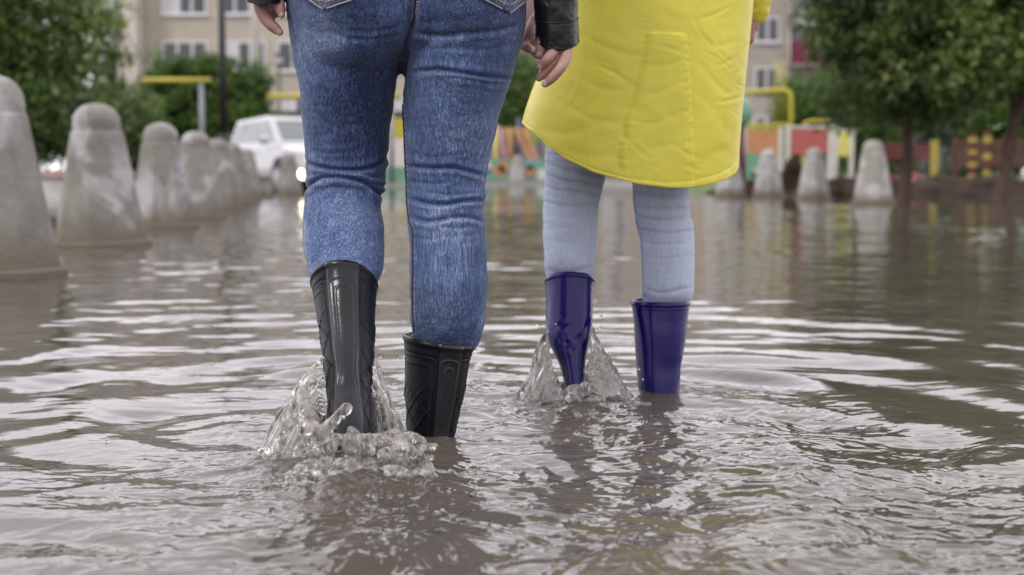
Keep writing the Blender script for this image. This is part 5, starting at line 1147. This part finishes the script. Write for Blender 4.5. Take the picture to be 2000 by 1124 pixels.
def bell(cx, cy, prof, thick, n=120, m=46, seed=0, a0=0, a1=2 * math.pi, bow=1.0):
    """thin curved sheet of thrown water; prof(theta) -> (height, r_top, r_base)"""
    full = abs(a1 - a0 - 2 * math.pi) < 1e-6; th = np.linspace(a0, a1, n, endpoint=not full); V = []; 
    for lay in (0, 1):
        for i in range(m + 1):
            u = i / m; hgt, rt, rb = prof(th); jag = 1 + .14 * n2(th * 2.6 + seed, np.full(n, seed + .5), 2.0) + .10 * n2(th * 8 + seed, np.full(n, 1.5), 4.0)
            z = hgt * jag * (1 - u**1.0) - .012 * u; r = rt + (rb - rt) * (u ** bow)
            wob = .0060 * n2(th * 4 + seed, np.full(n, u * 2.0), 6.0) + .0034 * n2(th * 13 + seed + u * 1.5, np.full(n, u * 2.2), 8.0); r = r + wob * (1 + u) - lay * thick * (.8 + .5 * u) * (.6 if u < .1 else 1)
            V.append(np.stack([cx + r * np.cos(th), cy + r * np.sin(th), z], 1))
    V = np.concatenate(V); off = (m + 1) * n; Fs = []; jn = n if full else n - 1
    for i in range(m):
        for j in range(jn):
            j2 = (j + 1) % n; Fs.append((i*n+j, (i+1)*n+j, (i+1)*n+j2, i*n+j2)); Fs.append((off+i*n+j, off+i*n+j2, off+(i+1)*n+j2, off+(i+1)*n+j))
    for j in range(jn): j2 = (j + 1) % n; Fs.append((j, j2, off + j2, off + j)); Fs.append((m*n+j, off+m*n+j, off+m*n+j2, m*n+j2))
    if not full:
        for i in range(m): Fs.append((i*n, off+i*n, off+(i+1)*n, (i+1)*n)); Fs.append((i*n+n-1, (i+1)*n+n-1, off+(i+1)*n+n-1, off+i*n+n-1))
    return list(V), Fs
def splash(label, sheets, blobs, white_zones, vox=.0021, seed=1):
    g = np.random.default_rng(seed); parts = list(sheets) + blobs
    me = remesh(parts, vox, 3, 0); v, nrm = get_vn(me)
    lo = sstep(.07, .02, v[:, 2]); d = .0018 * noise(v * (42, 42, 20)) + .0014 * (1 - 2.4 * np.abs(noise(v * (80, 80, 34) + 5))) + .0008 * lo * noise(v * 150); set_v(me, v + nrm * d[:, None]); fo = np.zeros(len(v))
    for c, r, s in white_zones: q = (v - np.array(c)) / np.array(r); fo = np.maximum(fo, s * sstep(1.25, .55, np.linalg.norm(q, axis=1)))  # foam on the mounds; on the sheets, reflected sky painted in as white
    set_attr(me, 'foam', np.clip(fo, 0, 1)); o = link("water_splash", me, M_splash); tag(o, label, "splash"); return o
def lumps(c, r, n, rad, seed, flat=.6):
    g = np.random.default_rng(seed); out = []
    for k in range(n):
        d = g.normal(size=3); d /= np.linalg.norm(d); d[2] = abs(d[2]); p = np.array(c) + d * np.array(r) * g.uniform(.3, 1) ** .5; q = rad * g.uniform(.45, 1.3)
        out.append(ellipsoid_vf(p, (q * g.uniform(.8, 1.9), q * g.uniform(.8, 1.3), q * g.uniform(.45, .95)), 14, 9))
    return out
def arcp(lo, hi, t):
    return sstep(lo, hi, t)
# woman's foot: left wing, right wing, churned mound in front
c1 = (-.235, 2.055)
def profL(th):   # th ~ pi = left, -pi/2.. near side
    k = np.exp(-((th - math.pi * 1.02) / .62)**2); return .03 + .115 * k, .040 + .012 * (1 - k), .090 + .062 * k
def profR(th):
    k = np.exp(-((th - 0.0) / .55)**2); return .02 + .125 * k, .036 + 0 * k, .062 + .035 * k
sh = [bell(*c1, profL, .007, seed=1.3, a0=math.pi * .45, a1=math.pi * 1.42, bow=.8), bell(*c1, profR, .006, seed=4.1, a0=-.95, a1=1.3, bow=.95)]
bl = lumps((-.212, 1.93, .0), (.072, .05, .062), 190, .0095, 3) + lumps((-.215, 1.90, .0), (.110, .07, .032), 150, .0085, 4) + lumps((-.20, 1.90, -.004), (.155, .10, .016), 150, .008, 6) + lumps((-.155, 1.96, .0), (.05, .04, .062), 70, .009, 5)
bl += [capsule_vf([P(632, 850, 1.90), P(648, 828, 1.892), P(664, 810, 1.888), P(676, 799, 1.886)], [.012, .0075, .0062, .0085], 12), capsule_vf([P(640, 870, 1.90), P(622, 842, 1.893), P(606, 834, 1.89), P(598, 836, 1.89)], [.014, .009, .0085, .0105], 12),
       capsule_vf([P(690, 870, 1.90), P(690, 848, 1.893), P(688, 840, 1.892)], [.016, .010, .007], 12), capsule_vf([P(780, 900, 1.92), P(797, 880, 1.918), P(803, 884, 1.916)], [.012, .009, .010], 12)]
splash("clear burst of water thrown up around the lifted black boot, churned white in front", sh, bl, [((-.205, 1.91, .01), (.16, .12, .085), .80), ((-.235, 2.05, .05), (.3, .3, .3), .68)], seed=1)
c2 = (.112, 2.62)
def profG(th):
    k = np.exp(-((th - math.pi) / .55)**2); return .025 + .100 * k, .046 + .004 * k, .070 + .042 * k
def profG2(th):
    k = np.exp(-(th / .50)**2); return .02 + .115 * k, .034 + .004 * k, .060 + .070 * k
sh = [bell(*c2, profG, .010, seed=7.3, a0=math.pi * .5, a1=math.pi * 1.5, bow=1.15), bell(*c2, profG2, .008, seed=9.1, a0=-1.1, a1=1.3, bow=1.2)]
bl = lumps((.128, 2.525, .0), (.024, .02, .040), 26, .012, 8) + lumps((.10, 2.53, -.012), (.10, .05, .016), 46, .010, 9) + lumps((.20, 2.58, -.012), (.06, .04, .02), 26, .010, 10)
splash("clear tent of water thrown up around the lifted indigo boot", sh, bl, [((.125, 2.53, .01), (.035, .03, .05), .75), ((.11, 2.62, .05), (.3, .3, .3), .66)], seed=2)
# small bubbles riding on the water near the feet
g = np.random.default_rng(8)
for k in range(14):
    bx, by = [(-.33, 1.80), (-.36, 1.86), (-.05, 1.80), (.02, 1.92), (-.28, 1.72), (.30, 2.42), (.36, 2.40), (.05, 2.40), (-.52, 2.08), (-.62, 2.16), (.48, 2.5), (-.02, 1.70), (.22, 2.30), (-.16, 1.75)][k]
    bx += g.uniform(-.02, .02); by += g.uniform(-.02, .02); q = g.uniform(.0022, .0048); zz = float(water_h(np.array([bx]), np.array([by]))[0])
    v, f = ellipsoid_vf((0, 0, 0), (q, q, q * .8), 14, 9); o = MB().add(v, f, True).build("bubble", M_splash); o.location = (bx, by, zz + q * .3); tag(o, "small clear bubble riding on the churned water near the boots", "bubble", "bubbles on the water")
# a few loose drops in the air
g = np.random.default_rng(5); drops = []
for k in range(44):
    px_, py_, Y_ = [(585, 800, 1.92), (610, 760, 1.95), (560, 850, 1.9), (742, 700, 2.05), (758, 745, 2.02), (820, 870, 1.95), (700, 880, 1.84), (640, 905, 1.82), (590, 920, 1.82), (1030, 690, 2.55), (1180, 640, 2.6), (1200, 700, 2.58), (1050, 640, 2.6), (830, 905, 1.93), (515, 870, 1.9), (1255, 745, 2.55)][k % 16]
    if k > 15: px_ += g.normal(0, 24); py_ += g.normal(-6, 20)
    v, f = ellipsoid_vf((0, 0, 0), (g.uniform(.0010, .0028),) * 3, 12, 8); o = MB().add(v, f, True).build("water_drop", M_splash); o.location = P(px_ + g.uniform(-8, 8), py_ + g.uniform(-8, 8), Y_)
    tag(o, "tiny clear drop flung off one of the two splashes", "water drop", "drops flung off the splashes")
